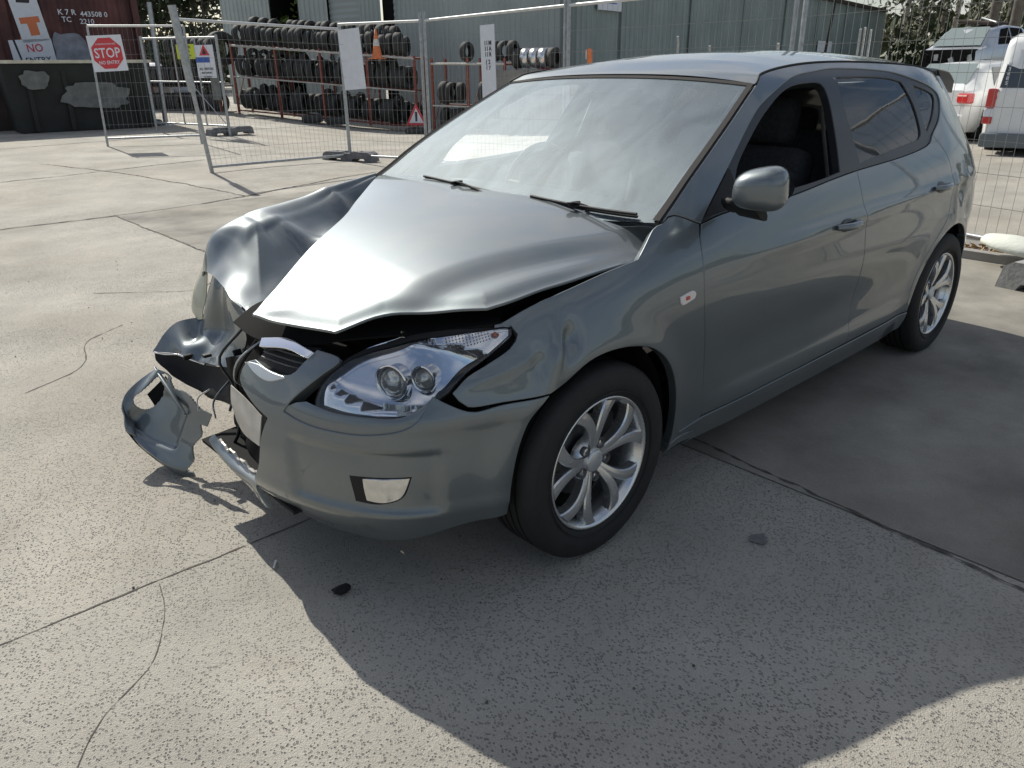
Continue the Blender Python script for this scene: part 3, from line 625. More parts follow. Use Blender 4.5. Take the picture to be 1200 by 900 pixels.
# ------------------------------------------------------------------ torn corner of the bumper, hanging to the ground
E_ = np.array([[(.715,-.8,.357),(.705,-.72,.359),(.704,-.64,.336),(.695,-.52,.314),(.67,-.42,.274)],
 [(.774,-.84,.312),(.772,-.76,.249),(.739,-.64,.248),(.717,-.54,.232),(.689,-.44,.222)],
 [(.833,-.84,.271),(.819,-.8,.196),(.786,-.68,.172),(.749,-.56,.147),(.717,-.46,.155)],
 [(.861,-.82,.222),(.853,-.8,.153),(.822,-.68,.093),(.785,-.56,.07),(.745,-.47,.079)],
 [(.875,-.78,.156),(.85,-.74,.092),(.822,-.64,.053),(.788,-.56,.012),(.75,-.48,.012)]])
def ebend(P, N_):
    h, w = P.shape[:2]; P = P.copy()
    u = np.linspace(0, 4, h)[:, None]; v = np.linspace(0, 4, w)[None, :]
    ins = ss(.8, 1.15, v) * (1 - ss(2.7, 3.0, v)) * ss(.35, .7, u) * (1 - ss(2.7 , 3.0, u + (v - 1.4) * .25))
    d = -.014 * ins + .016 * np.exp(-((v - .55) / .3) ** 2) + .010 * np.exp(-((u - 3.4) / .35) ** 2)
    return P + N_ * d[..., None]
def tornpanel():
    G = E_; nu = nv = 24; h = w = 4 * 24 + 1
    rows = np.array([[crom(G[i], v) for v in np.linspace(0, 4, w)] for i in range(5)]); P = np.array([crom(rows, u) for u in np.linspace(0, 4, h)])
    du = np.gradient(P, axis=0); dv = np.gradient(P, axis=1); N_ = np.cross(du, dv); N_ /= np.linalg.norm(N_, axis=2, keepdims=True)
    if N_[..., 0].mean() < 0: N_ = -N_
    P = ebend(P, N_); hole = np.zeros((h - 1, w - 1), bool)
    for i in range(h - 1):
        for j in range(w - 1):
            u, v = (i + .5) / 24, (j + .5) / 24
            # lamp opening: slanted rounded slot; ragged edges at tears
            a, b = (u - .85) / .80, (v - (.98 - .22 * (u - .4))) / .36
            if a ** 4 + b ** 4 < 1: hole[i, j] = True
            if v > 3.80 + .12 * math.sin(u * 5) and 1 < u < 3.5: hole[i, j] = True
            if u < .10 * (1 + math.sin(v * 4)) and v > 1.5: hole[i, j] = True
            if u > 3.93 + .07 * math.sin(v * 6): hole[i, j] = True
    q = np.vstack([P.reshape(-1, 3), (P - N_ * .006).reshape(-1, 3)]); o_ = h * w; fs = []; rim = []
    for i in range(h - 1):
        for j in range(w - 1):
            if hole[i, j]: continue
            f = (i * w + j, i * w + j + 1, (i + 1) * w + j + 1, (i + 1) * w + j); fs += [f, tuple(x + o_ for x in f[::-1])]
            for (di, dj, a, b) in ((-1, 0, 0, 1), (0, 1, 1, 2), (1, 0, 2, 3), (0, -1, 3, 0)):
                ii, jj = i + di, j + dj
                if not (0 <= ii < h - 1 and 0 <= jj < w - 1) or hole[ii, jj]: rim.append((f[b], f[a], f[a] + o_, f[b] + o_))
    mb = MB(); mb.v = [tuple(x) for x in q]; mb.f = fs + rim; mb.m = [0] * len(mb.f); mb.sm = [True] * len(fs) + [False] * len(rim)
    ob = mb.build('torn_bumper_corner', P_, car); bm = bmesh.new(); bm.from_mesh(ob.data)
    bmesh.ops.recalc_face_normals(bm, faces=bm.faces)
    for e in bm.edges:
        if len(e.link_faces) == 2 and e.link_faces[0].smooth != e.link_faces[1].smooth: e.smooth = False
    bmesh.ops.delete(bm, geom=[v for v in bm.verts if not v.link_faces], context='VERTS'); bm.to_mesh(ob.data); bm.free()
    ob['label'] = 'right corner of the bumper torn off and resting on the concrete'; return ob
torn = tornpanel()
tb = MB(); tb.tube([(.718,-.80,.362), (.722,-.72,.338), (.722,-.66,.312), (.724,-.60,.282), (.722,-.54,.250)], [.008, .016, .018, .015, .008], 8, flat=.45); tb.build('fog_lamp_bezel', P_, torn)
surface([[(.68,-.82,.31),(.69,-.74,.25),(.68,-.66,.24)], [(.75,-.86,.24),(.74,-.76,.18),(.72,-.66,.17)]], 'fog_lamp_backing', M['void'], torn, 5, 5, .004)
surface([[(.875,-.785,.150),(.85,-.745,.088),(.822,-.64,.05),(.788,-.56,.014)], [(.80,-.80,.10),(.78,-.74,.05),(.76,-.64,.02),(.74,-.56,.008)]], 'bumper_skirt', M['black'], torn, 5, 6, .004)
# lower lip still attached, with its torn bright edge
surface([[(.737,-.25,.275),(.734,-.18,.262),(.741,-.05,.255),(.745,.06,.258),(.753,.15,.272)], [(.752,-.25,.250),(.755,-.20,.232),(.765,-.08,.229),(.768,.04,.236),(.775,.145,.245)],
 [(.70,-.22,.20),(.72,-.16,.19),(.74,-.06,.185),(.75,.05,.18),(.757,.17,.175)]], 'lower_lip', P_, car, 6, 8, .006, wob=.004)
lp = MB(); lp.tube([(.738 + .014 * f, -.20 + .345 * f, .268 + .006 * math.sin(f * 23) + .004 * math.sin(f * 51)) for f in np.linspace(0, 1, 26)], [.003 + .003 * abs(math.sin(f * 17 + 1)) for f in np.linspace(0, 1, 26)], 5, smooth=False)
lp.build('torn_edge', M['plate'], car)
surface([[(.585,-.42,.47),(.60,-.24,.52),(.66,0,.52),(.70,.16,.52)], [(.60,-.38,.40),(.63,-.22,.42),(.67,0,.42),(.72,.17,.42)], [(.60,-.36,.33),(.64,-.18,.33),(.68,.0,.33),(.73,.18,.33)], [(.64,-.28,.27),(.68,-.12,.25),(.71,.02,.24),(.74,.18,.24)]], 'black_nose_mass', M['void'], car, 8, 8, .006, wob=.02)  # added black mass standing for the dark inside of the torn nose
gap_tray = MB(); gap_tray.box((.60, .0, .235), (.30, .66, .012), Matrix.Rotation(.06, 3, 'Y')); gap_tray.build('lower_tray', M['undertray'], car)
# loose wiring, a broken bracket and snapped clips in the torn nose
for pts, r_, nm, mm in (([(.60,-.10,.62),(.66,-.16,.50),(.64,-.22,.38),(.67,-.20,.27),(.70,-.26,.18)], .006, 'loose_wire', 'black'), ([(.56,-.30,.60),(.64,-.34,.50),(.62,-.30,.40),(.66,-.27,.33)], .005, 'loose_wire', 'satin'),
    ([(.63,.02,.66),(.70,-.02,.60),(.70,-.08,.52),(.66,-.12,.47)], .004, 'loose_wire', 'galv'), ([(.58,-.40,.40),(.66,-.40,.33),(.68,-.36,.28)], .008, 'snapped_bracket', 'galv'), ([(.655,-.44,.36),(.70,-.44,.34),(.715,-.42,.30)], .006, 'snapped_clip', 'silver_paint')):
    w_ = MB(); w_.tube([crom([np.array(q) for q in pts], t) for t in np.linspace(0, len(pts) - 1, 14)], r_, 6, flat=.35 if 'snap' in nm else 1); w_.build(nm, M[mm], car)
for k, (x, y, z) in enumerate(((.60,-.56,.445), (.63,-.68,.415), (.565,-.36,.50))): w_ = MB(); w_.bbox((x, y, z), (.03, .022, .012), .003, Matrix.Rotation(k * 1.1, 3, 'X')); w_.build('snapped_clip', M['black'], car)
# number plate, bent
np_ = surface([[(.743,-.01,.530),(.748,.10,.520),(.752,.205,.498)], [(.752,-.005,.475),(.762,.10,.465),(.765,.21,.455)], [(.750,.01,.417),(.768,.10,.408),(.772,.205,.408)]], 'number_plate', M['plate'], car, 5, 5, .003)
# ------------------------------------------------------------------ inner structure
def shellpoly(mir):
    f = Sfn(-.035, dents=False, mir=mir)
    a = [(S_FW + .385 * math.cos(R(t)), .313 + .385 * math.sin(R(t))) for t in np.linspace(200, -20, 18)]
    b = [(S_RW + .39 * math.cos(R(t)), .313 + .39 * math.sin(R(t))) for t in np.linspace(180, 0, 14)]
    st = [(.95, .24, 1)] + [a[2] + (1,)] + a[3:-2] + [a[-2] + (1,)] if not mir else [(a[12][0], a[12][1], 1)] + a[13:-2] + [a[-2] + (1,)]
    l = st + [(1.80, .20, 1), (3.6, .20, 1), b[0] + (1,)] + b[1:-1] + [b[-1] + (1,), (4.5, .24, 1), (5.39, .24, 1), (5.39, .95, 1), (4.3, .97, 1), (1.90, .955, 1), (1.55, .87), (1.2, .80)] + ([(1.0, .74, 1)] if not mir else [])
    panel('dark_gap_backing', l, M['void'], car, f, step=.06, th=.004, ostep=.05)  # added black shell that keeps the panel gaps dark
shellpoly(False); shellpoly(True)
for cx in (0, -2.65):
    for sy in (1, -1):
        w = MB(); w.lathe([(.385, .50 * sy), (.385, .80 * sy)], 24, 'y', (cx, 0, .313), arc=math.pi, closed=False)
        vs = []
        o = w.build('wheel_arch_liner', M['black'], car)
        o.rotation_euler = (0, 0, 0)
        # inner disc
        w2 = MB(); pts = [(cx + .385 * math.cos(t), .50 * sy, .313 + .385 * math.sin(t)) for t in np.linspace(-.19, math.pi + .19, 20)]; w2.poly(pts, (0, -.01 * sy, 0)); w2.build('inner_arch', M['void'], car)
fl = MB(); fl.box((-1.325, 0, .215), (1.85, 1.64, .03)); fl.box((-1.60, 0, .235), (3.2, 1.0, .03)); fl.box((-.35, 0, .62), (.04, 1.42, .62)); fl.build('floor_pan', M['undertray'], car)
eb = MB()
eb.bbox((.02, .10, .55), (.50, 1.0, .34), .04); eb.bbox((.20, -.05, .66), (.34, .46, .12), .03); eb.tube([(.1, -.3, .74), (.3, -.2, .75), (.42, .1, .70), (.45, .4, .66)], .03, 8)
eb.tube([(.2, .3, .76), (.35, .45, .73), (.40, .60, .68)], .018, 8)
for k in range(7): eb.box((.30 + .02 * k, -.46 + .05 * k, .60 - .015 * k), (.03, .07, .09), Matrix.Rotation(k, 3, 'X'))
eb.build('engine_parts', M['void'], car)
rs = MB(); rs.box((.50, .12, .60), (.05, .78, .10), Matrix.Rotation(.10, 3, 'Z')); rs.box((.46, .12, .42), (.05, .74, .42), Matrix.Rotation(.08, 3, 'Z'))
rs.bbox((.52, -.05, .36), (.08, .62, .10), .02, Matrix.Rotation(-.14, 3, 'Z')); rs.box((.50, -.22, .50), (.04, .10, .36), Matrix.Rotation(.3, 3, 'X')); rs.box((.45, .45, .60), (.10, .12, .20))
rs.build('radiator_support', M['void'], car)
surface([[(.62,.12,.69),(.59,-.05,.67),(.52,-.25,.64),(.44,-.50,.62),(.40,-.70,.62)], [(.60,.10,.55),(.56,-.05,.53),(.50,-.25,.55),(.44,-.45,.52),(.40,-.70,.50)], [(.58,.10,.38),(.52,-.05,.36),(.48,-.22,.36),(.42,-.40,.38),(.36,-.60,.36)], [(.60,.10,.24),(.54,-.02,.23),(.46,-.18,.24),(.40,-.34,.26),(.34,-.50,.28)]], 'dark_nose_filler', M['void'], car, 8, 8, .006, wob=.03)  # added black surface filling the dark void behind the crushed corner
pass
# slam panel band seen under the lifted bonnet
surface([[(.30,.74,.80),(.44,.60,.775),(.58,.42,.745),(.655,.28,.71),(.70,.12,.705),(.66,-.12,.69)], [(.20,.66,.80),(.34,.54,.79),(.48,.38,.775),(.57,.24,.755),(.61,.06,.745),(.56,-.16,.72)], [(.0,.60,.78),(.2,.48,.77),(.36,.34,.76),(.44,.2,.75),(.48,0,.74),(.44,-.2,.72)]], 'front_panel', M['void'], car, 6, 8, .006)
surface([[(.24,.765,.812),(.10,.790,.838),(-.08,.805,.868),(-.20,.805,.885)], [(.20,.69,.79),(.08,.71,.81),(-.08,.73,.835),(-.20,.745,.86)], [(.18,.62,.74),(.06,.64,.75),(-.08,.66,.76),(-.2,.68,.78)]], 'wing_inner_edge', M['void'], car, 6, 6, .004)
# ------------------------------------------------------------------ grille and badge bar
f0 = Sfn(); f_in = Sfn(-.03)
panel('grille', [(.135,.615,1),(.17,.668),(.24,.70),(.40,.715,1),(.385,.665),(.34,.635),(.26,.628)], M['black'], car, f_in, step=.03, th=.02, gap=0)
panel('grille_bar', [(.172,.716,1),(.28,.729),(.410,.717,1),(.400,.706),(.30,.713),(.185,.700,1)], M['chrome'], car, Sfn(.012), step=.012, th=.02, gap=0, ostep=.01)
panel('grille_lip', [(.150,.650,1),(.20,.634),(.27,.626),(.338,.646,1),(.28,.647),(.21,.654)], M['silver_paint'], car, Sfn(.004), step=.01, th=.02, gap=0, ostep=.01)
gs = MB()
for k in range(3):
    z = .668 + .013 * k; p = f0(np.array([[.19 + .19 * t, z] for t in np.linspace(0, 1, 8)])); gs.tube([Vector(q) - Vector((.014, 0, 0)) for q in p], .0028, 6)
gs.build('grille_slat', M['satin'], car)
# ------------------------------------------------------------------ headlight
hl = panel('headlight', O_lens, M['lens'], car, Sfn(-.010, dents=False), step=.02, th=.003, gap=.004, ostep=.015)
bez = panel('headlight_seal', [(p[0] + (p[0] - .78) * .035, p[1] + (p[1] - .68) * .10) + tuple(p[2:]) for p in O_lens], M['black'], hl, Sfn(-.022, dents=False), holes=[O_lens], step=.02, th=.05, gap=.0, ostep=.015)
def bowl(P):
    s, z = P[:, 0], P[:, 1]; e = ((s - .76) / .30) ** 2 + ((z - .672) / .085) ** 2
    d = -.030 - .045 * np.clip(1 - e, 0, 1) ** .5
    t = np.interp(s, _S, _T); b = B(t, z); n = lin(_N, 0, .01, t); b[:, 0] += n[:, 0] * d; b[:, 1] += n[:, 1] * d; return b
panel('reflector_housing', O_lens, M['reflector'], hl, bowl, step=.012, th=.02, gap=-.004, ostep=.012)
def lamp_at(s, z, r, depth, name):
    t = float(np.interp(s, _S, _T)); p = B([t], [z])[0]; n = lin(_N, 0, .01, np.array([t]))[0]; fwd = Vector((.93, .36, .02)).normalized()
    c = Vector(p) - Vector((n[0], n[1], 0)) * depth; q = fwd.to_track_quat('Z', 'Y').to_matrix()
    a = MB(); vs = MB(); vs.lathe([(r * 1.22, .012), (r * 1.24, .016), (r * 1.15, .018), (r * 1.02, .006), (r, -.03), (r * .6, -.05)], 28); a.add([q @ Vector(v) + c for v in vs.v], vs.f, True); o = a.build(name + '_ring', M['chrome'], hl)
    a = MB(); vs = MB(); vs.lathe([(r * .98, -.004), (r * .9, .010), (r * .7, .020), (r * .4, .027), (.0005, .029)], 28); a.add([q @ Vector(v) + c for v in vs.v], vs.f, True); a.build(name + '_lens', M['lensball'], hl)
M['lensball'] = mat('projector_lens', (.62, .60, .52), .06, metal=.55, coat=1, var=.35, scale=40)
lamp_at(.700, .664, .040, .050, 'main_beam'); lamp_at(.815, .672, .030, .052, 'dipped_beam')
# chrome swept lines and indicator
ind = MB()
for k in range(14):
    for j in range(5):
        p = f0(np.array([[.890 + .0098 * k, .738 + .0062 * j + .0018 * k]]))[0]; n = Vector((p[0] - .0, p[1] * 1.2, 0)).normalized(); ind.box(Vector(p) - n * .026, (.0028, .0028, .0022))
ind.build('indicator_texture', M['reflector'], hl)
p = f0(np.array([[1.030, .768]]))[0]; am = MB(); am.lathe([(.0005, -.006), (.009, -.004), (.012, .002), (.0005, .010)], 12); am.build('indicator_bulb', M['amber'], hl, (p[0] - .014, p[1] - .022, p[2]))
lc = [(.335,.552),(.42,.540),(.509,.534),(.641,.539),(.759,.566),(.834,.640)]; li = [(.43,.598),(.49,.592),(.547,.588),(.64,.590),(.737,.596),(.846,.640)]
lc, li = np.array(lc), np.array(li); tt = np.linspace(0, 5, 31); A_ = Sfn(-.006, dents=False)(np.array([crom(lc, t) for t in tt])); B_ = Sfn(-.012, dents=False)(np.array([crom(li, t) for t in tt]))
lm_ = MB(); lm_.add([tuple(a + (b - a) * f + np.array([.003, .001, .010]) * math.sin(f * math.pi)) for f in (0, .33, .66, 1) for a, b in zip(A_, B_)], [(i * 31 + j, i * 31 + j + 1, (i + 1) * 31 + j + 1, (i + 1) * 31 + j) for i in range(3) for j in range(30)], True); lm_.build('bumper_ledge', P_, car)
# ------------------------------------------------------------------ fog lamp
O_fog = [(.575,.415,1),(.755,.425,1),(.725,.362),(.66,.338),(.585,.338,1)]
panel('fog_lamp_recess', O_fog, M['black'], car, Sfn(.0012), holes=[[(.615,.412,1),(.750,.422,1),(.722,.366),(.67,.345),(.62,.345,1)]], step=.02, th=.02, gap=0, ostep=.012)
def fogfn(P):
    P = np.asarray(P, float); e = ((P[:, 0] - .682) / .085) ** 2 + ((P[:, 1] - .382) / .052) ** 2; b = Sfn(.001)(P); t = np.interp(P[:, 0], _S, _T); n = lin(_N, 0, .01, t); d = .007 * np.clip(1 - e, 0, 1) + .0016 * np.cos(P[:, 0] * 130) * np.clip(1 - e, 0, 1); b[:, 0] += n[:, 0] * d; b[:, 1] += n[:, 1] * d; return b
fogl = panel('fog_lamp', [(.615,.412,1),(.750,.422,1),(.722,.366),(.67,.345),(.62,.345,1)], mat('faceted_fog_lamp', (.62,.63,.63), .16, metal=1, bump=.15, bscale=22), car, fogfn, step=.004, th=.02, gap=0, ostep=.012)
# side repeater, with its bulb
mk = panel('side_repeater', [(1.697,.772,1),(1.755,.780),(1.772,.770),(1.765,.757,1),(1.708,.748)], mat('clear_repeater_lens', (.72, .66, .64), .2, coat=1), car, Sfn(.005), step=.01, th=.01, gap=0, ostep=.008)
panel('bulb', [(1.722,.761,1),(1.738,.761,1),(1.738,.768,1),(1.722,.768,1)], M['red'], mk, Sfn(.0075), step=.01, th=.002, gap=0, ostep=.01)
# ------------------------------------------------------------------ handles
for mir in (False, True):
    sg = -1 if mir else 1
    for (s0, z0) in ((2.77, .845), (3.76, .885)):
        f = Sfn(dents=False, mir=mir)
        cup = MB(); 
        pts = f(np.array([[s0 + .055 * math.cos(t), z0 + .026 * math.sin(t)] for t in np.linspace(0, 2 * math.pi, 20, endpoint=False)])); c = f(np.array([[s0, z0]]))[0]
        vs = [tuple(q + np.array([0, .0015 * sg, 0])) for q in pts] + [tuple((q - c) * .6 + c + np.array([0, .003 * sg, 0])) for q in pts] + [tuple(c + np.array([0, .0025 * sg, 0]))]
        cup.add(vs, [(i, (i + 1) % 20, 20 + (i + 1) % 20, 20 + i) for i in range(20)] + [(20 + i, 20 + (i + 1) % 20, 40) for i in range(20)], True)
        hd_cup = cup.build('handle_recess_shade', M['satin'], car)  # dark disc on the skin, painting the shade of the hollow behind the handle
        L_ = f(np.array([[s0 + d, z0 + .004] for d in np.linspace(-.10, .085, 9)])); ofs = [.004, .016, .026, .030, .031, .030, .027, .018, .006]
        h = MB(); h.tube([Vector(q) + Vector((0, o * sg, 0)) for q, o in zip(L_, ofs)], [.010, .014, .015, .0145, .014, .0145, .015, .014, .011], 10); h.build('door_handle', P_, car)
# ------------------------------------------------------------------ mirrors
def mirror(sg):
    bm = bmesh.new(); bmesh.ops.create_uvsphere(bm, u_segments=28, v_segments=18, radius=1)
    for v in bm.verts:
        x, y, z = v.co
        x = math.copysign(abs(x) ** .8, x); z = math.copysign(abs(z) ** .66, z); y = math.copysign(abs(y) ** .66, y)
        if x < -.25: x = -.25 - (abs(x) - .25) * .12                    # flat glass side faces rearwards
        v.co = (x * .070, y * .080 * (1 - .06 * z), z * .062 * (1 + .16 * y) + .006 * y)
    me = bpy.data.meshes.new('door_mirror'); bm.to_mesh(me); bm.free(); me.materials.append(M['paint'])
    for p in me.polygons: p.use_smooth = True
    o = bpy.data.objects.new('door_mirror', me); COL.objects.link(o); o.parent = car; o.location = (-.535, .985 * sg, 1.085); o.rotation_euler = (0, R(4), R(16) * sg)
    g = MB(); g.lathe([(.0005, 0), (.055, 0), (.058, -.003)], 24); a = g.build('mirror_glass', M['chrome'], o); a.rotation_euler = (0, R(-90), 0); a.scale = (1, 1.55, 1); a.location = (-.034, 0, 0)
    b = MB(); b.tube([(-.60, .845 * sg, 1.015), (-.575, .88 * sg, 1.02), (-.545, .93 * sg, 1.035)], [.035, .028, .030], 10, flat=.55)
    b.tube([(-.55, .90 * sg, 1.020), (-.54, .99 * sg, 1.022)], [.04, .05], 10, flat=.35); b.build('mirror_arm', M['black'], o).matrix_parent_inverse = Matrix.LocRotScale(o.location, o.rotation_euler, o.scale).inverted()
    f = Sfn(-.002, dents=False, mir=sg < 0); panel('mirror_base', [(1.90,.985,1),(2.05,1.088),(2.085,1.108),(2.09,.999,1)], M['black'], car, f, step=.03, th=.01, gap=0)
mirror(1)
# ------------------------------------------------------------------ roof, windscreen, pillars' edges
seam3 = Sfn()(outline([q + ((1,) if i in (0, len(SEAM) - 1) else ()) for i, q in enumerate(SEAM)], .03)) if False else None
sp = []
for i in range(len(SEAM) - 1):
    for j in range(6): sp.append(crom(np.array(SEAM), i + j / 6))
sp.append(np.array(SEAM[-1])); sp = np.array(sp); sp3 = Sfn(dents=False)(sp)           # roof seam / pillar edge in space
k0 = 24                                                                   # header corner (SEAM[4])
def roofgrid(mirror=False):
    rows = []; E3 = sp3[k0:]
    xs = E3[:, 0]; 
    for i, e in enumerate(E3):
        x = e[0]; f = i / (len(E3) - 1)
        zc = np.interp(x, [-3.15, -2.9, -2.6, -2.2, -1.9, -1.5, -1.25, -1.05, -1.0], [1.395, 1.435, 1.468, 1.487, 1.490, 1.475, 1.448, 1.402, 1.386])
        row = []
        for v in np.linspace(-1, 1, 33):
            a = abs(v); xx = x - (.03 * (1 - a * a) * (1 - f) * 1.0) + (-.06 * (1 - a * a) if f > .98 else -.06 * (1 - a * a) * f * f)
            row.append((xx, (e[1] - .004) * v, zc + (e[2] - zc) * a ** 2.6))
        rows.append(row)
    return rows
rg = np.array(roofgrid()); h_, w_ = rg.shape[:2]
rb_ = MB(); rb_.add([tuple(p) for p in rg.reshape(-1, 3)], [(i * w_ + j, i * w_ + j + 1, (i + 1) * w_ + j + 1, (i + 1) * w_ + j) for i in range(h_ - 1) for j in range(w_ - 1)], True)
roof = rb_.build('roof', P_, car)
hd = MB(); hd.add([tuple(p - np.array([0, 0, .03])) for p in rg.reshape(-1, 3)], [(i * w_ + j, (i + 1) * w_ + j, (i + 1) * w_ + j + 1, i * w_ + j + 1) for i in range(h_ - 1) for j in range(w_ - 1)], True); hd.build('headlining', M['trim'], car)
for sg in (1, -1):
    g_ = MB(); g_.tube([(p[0], (p[1] - .001) * sg, p[2] + .001) for p in sp3[k0:]], .0045, 6); g_.build('roof_gutter', M['black'], car)
def WS(u, v):
    fi = v * k0; e = np.array([np.interp(fi, range(len(sp3)), sp3[:, k]) for k in range(3)]); e[1] -= .012; e[0] += .0
    bot = np.array([-.285, 0, .955]); top = np.array([-1.03, 0, 1.389]); c = bot + (top - bot) * v; c[2] += .010 * math.sin(math.pi * v); c[0] += .006 * math.sin(math.pi * v)
    a = abs(u); return np.array([c[0] + (e[0] - c[0]) * a ** 2.3, e[1] * u, c[2] + (e[2] - c[2]) * a ** 2.3])
def wspatch(name, u0, u1, v0, v1, mat_, off, nu=24, nv=24, parent=car):
    P = np.array([[WS(u, v) for u in np.linspace(u0, u1, nu)] for v in np.linspace(v0, v1, nv)]); N_ = np.cross(np.gradient(P, axis=0), np.gradient(P, axis=1)); N_ /= np.linalg.norm(N_, axis=2, keepdims=True)
    if N_[..., 2].mean() < 0: N_ = -N_
    P = P + N_ * off; m = MB(); m.add([tuple(p) for p in P.reshape(-1, 3)], [(i * nu + j, i * nu + j + 1, (i + 1) * nu + j + 1, (i + 1) * nu + j) for i in range(nv - 1) for j in range(nu - 1)], True); return m.build(name, mat_, parent)
ws = wspatch('windscreen', -.985, .985, .0, .985, M['ws'], .0, 40, 30)
M['frit'] = mat('black_glass_border', (.012, .012, .013), .25, coat=1)
M['oldseal'] = mat('weathered_windscreen_seal', (.024, .022, .021), .9, var=.3, scale=30)
wspatch('windscreen_border', .945, .985, 0, .985, M['frit'], -.0035, 6, 30, ws); wspatch('windscreen_border', -.985, -.945, 0, .985, M['frit'], -.0035, 6, 30, ws)
wspatch('windscreen_border', -.945, .945, .955, .985, M['frit'], -.0035, 30, 4, ws); wspatch('windscreen_border', -.945, .945, 0, .115, M['frit'], -.0035, 30, 4, ws)
wspatch('windscreen_border', -.16, .20, .86, .955, M['frit'], -.0035, 16, 6, ws)
wspatch('windscreen_seal', .972, 1.004, 0.02, .995, M['oldseal'], .004, 4, 30, ws); wspatch('windscreen_seal', -1.004, -.966, 0.0, .995, M['void'], .004, 4, 30, ws); wspatch('windscreen_seal', -.985, .985, .978, 1.0, M['oldseal'], .003, 30, 4, ws)
# scuttle below the glass
cw = surface([[(-.44,.70,.935),(-.33,.35,.945),(-.285,0,.948),(-.33,-.35,.945),(-.44,-.70,.935)], [(-.38,.71,.930),(-.26,.35,.935),(-.22,0,.938),(-.26,-.35,.935),(-.38,-.71,.93)], [(-.28,.72,.90),(-.16,.35,.90),(-.12,0,.90),(-.16,-.35,.90),(-.28,-.72,.90)]], 'scuttle', M['black'], car, 5, 8, .004)
def wiper(p0, p1, arm0, name='wiper'):
    m = MB(); a, b = WS(*p0), WS(*p1); N_ = Vector((.50, 0, .86)); pts = [Vector(WS(p0[0] + (p1[0] - p0[0]) * t, p0[1] + (p1[1] - p0[1]) * t)) + N_ * .018 for t in np.linspace(0, 1, 12)]
    m.tube(pts, .005, 6); m.tube([p - N_ * .010 for p in pts], .0028, 6, flat=2.0); mid = pts[6]
    w = m.build('wiper_blade', M['black'], car)
    m = MB(); A = Vector(arm0); m.tube([A, A.lerp(mid, .4) + N_ * .022, A.lerp(mid, .8) + N_ * .018, mid + N_ * .008], [.011, .009, .006, .005], 8, flat=.6); m.tube([A - N_ * .02, A + N_ * .012], .015, 10)
    m.box(mid + N_ * .006, (.05, .014, .012)); m.build('wiper_arm', M['black'], w)
wiper((.90, .035), (.28, .075), (-.365, .50, .965)); wiper((.10, .06), (-.56, .10), (-.29, .08, .972))
# rear spoiler and aerial stub
surface([[(-3.00,.53,1.395),(-3.03,.25,1.425),(-3.04,0,1.43),(-3.03,-.25,1.425),(-3.00,-.53,1.395)], [(-3.16,.53,1.380),(-3.20,.25,1.405),(-3.21,0,1.41),(-3.20,-.25,1.405),(-3.16,-.53,1.38)],
 [(-3.26,.53,1.338),(-3.31,.25,1.368),(-3.32,0,1.37),(-3.31,-.25,1.368),(-3.26,-.53,1.338)], [(-3.26,.53,1.27),(-3.30,.25,1.31),(-3.31,0,1.31),(-3.30,-.25,1.31),(-3.26,-.53,1.27)]], 'rear_spoiler', P_, car, 6, 8, .012)
for sg in (1, -1): sb = MB(); sb.poly([(-3.0, .525 * sg, 1.39), (-3.16, .525 * sg, 1.375), (-3.255, .525 * sg, 1.333), (-3.255, .525 * sg, 1.272), (-3.12, .525 * sg, 1.30)], (0, .012 * sg, 0)); sb.build('spoiler_end', M['satin'], car)
# ------------------------------------------------------------------ interior
surface([[(-.42,.68,.90),(-.32,0,.91),(-.42,-.68,.90)], [(-.60,.70,.93),(-.55,0,.955),(-.60,-.70,.94)], [(-.78,.70,.92),(-.80,0,.95),(-.78,-.70,.94)], [(-.86,.70,.84),(-.90,0,.86),(-.86,-.70,.85)], [(-.84,.70,.55),(-.88,0,.5),(-.84,-.70,.55)]], 'dashboard', M['dash'], car, 6, 10, .01)
def seat(y, rear=False):
    t = 'rear_seat' if rear else 'front_seat'; m = MB(); w = 1.30 if rear else .50
    x = -2.30 if rear else -1.38
    m.bbox((x + .22, y, .42), (.52, w, .18), .06, Matrix.Rotation(-.12, 3, 'Y')); m.bbox((x - .10, y, .78), (.16, w, .66), .06, Matrix.Rotation(-.28, 3, 'Y'))
    if not rear:
        for s_ in (-1, 1): m.bbox((x - .04, y + s_ * .21, .76), (.16, .09, .52), .035, Matrix.Rotation(-.28, 3, 'Y')); m.bbox((x + .24, y + s_ * .22, .47), (.46, .08, .13), .035)
    o = m.build(t, M['fabric'], car)
    for f in o.data.polygons: f.use_smooth = True
    for yy in ([-.38, 0, .38] if rear else [0]):
        h = MB(); h.bbox((x - .235, y + yy, 1.20 - (.06 if rear else 0)), (.11, .27, .20 - (.05 if rear else 0)), .05, Matrix.Rotation(-.22, 3, 'Y')); hh = h.build('headrest', M['fabric'], o)
        for f in hh.data.polygons: f.use_smooth = True
        h = MB()
        for s_ in (-1, 1): h.tube([(x - .18, y + yy + s_ * .06, 1.02), (x - .23, y + yy + s_ * .06, 1.14)], .006, 6)
        h.build('headrest_post', M['chrome'], o)
seat(.37); seat(-.37); seat(0, True)
m = MB(); q = Matrix.Rotation(R(66), 3, 'Y'); ring = [Vector((-.93, -.37, .93)) + q @ Vector((.185 * math.cos(t), .185 * math.sin(t), 0)) for t in np.linspace(0, 2 * math.pi, 29)]; m.tube(ring, .014, 8, cap=False)
m.bbox((-.915, -.37, .925), (.05, .15, .12), .02); m.tube([(-.92, -.37, .92), (-.75, -.37, .85)], .03, 8); m.tube([ring[0], (-.92, -.37, .92), ring[14]], .012, 6); m.tube([ring[7], (-.92, -.37, .92), ring[21]], .012, 6); m.build('steering_wheel', M['black'], car)
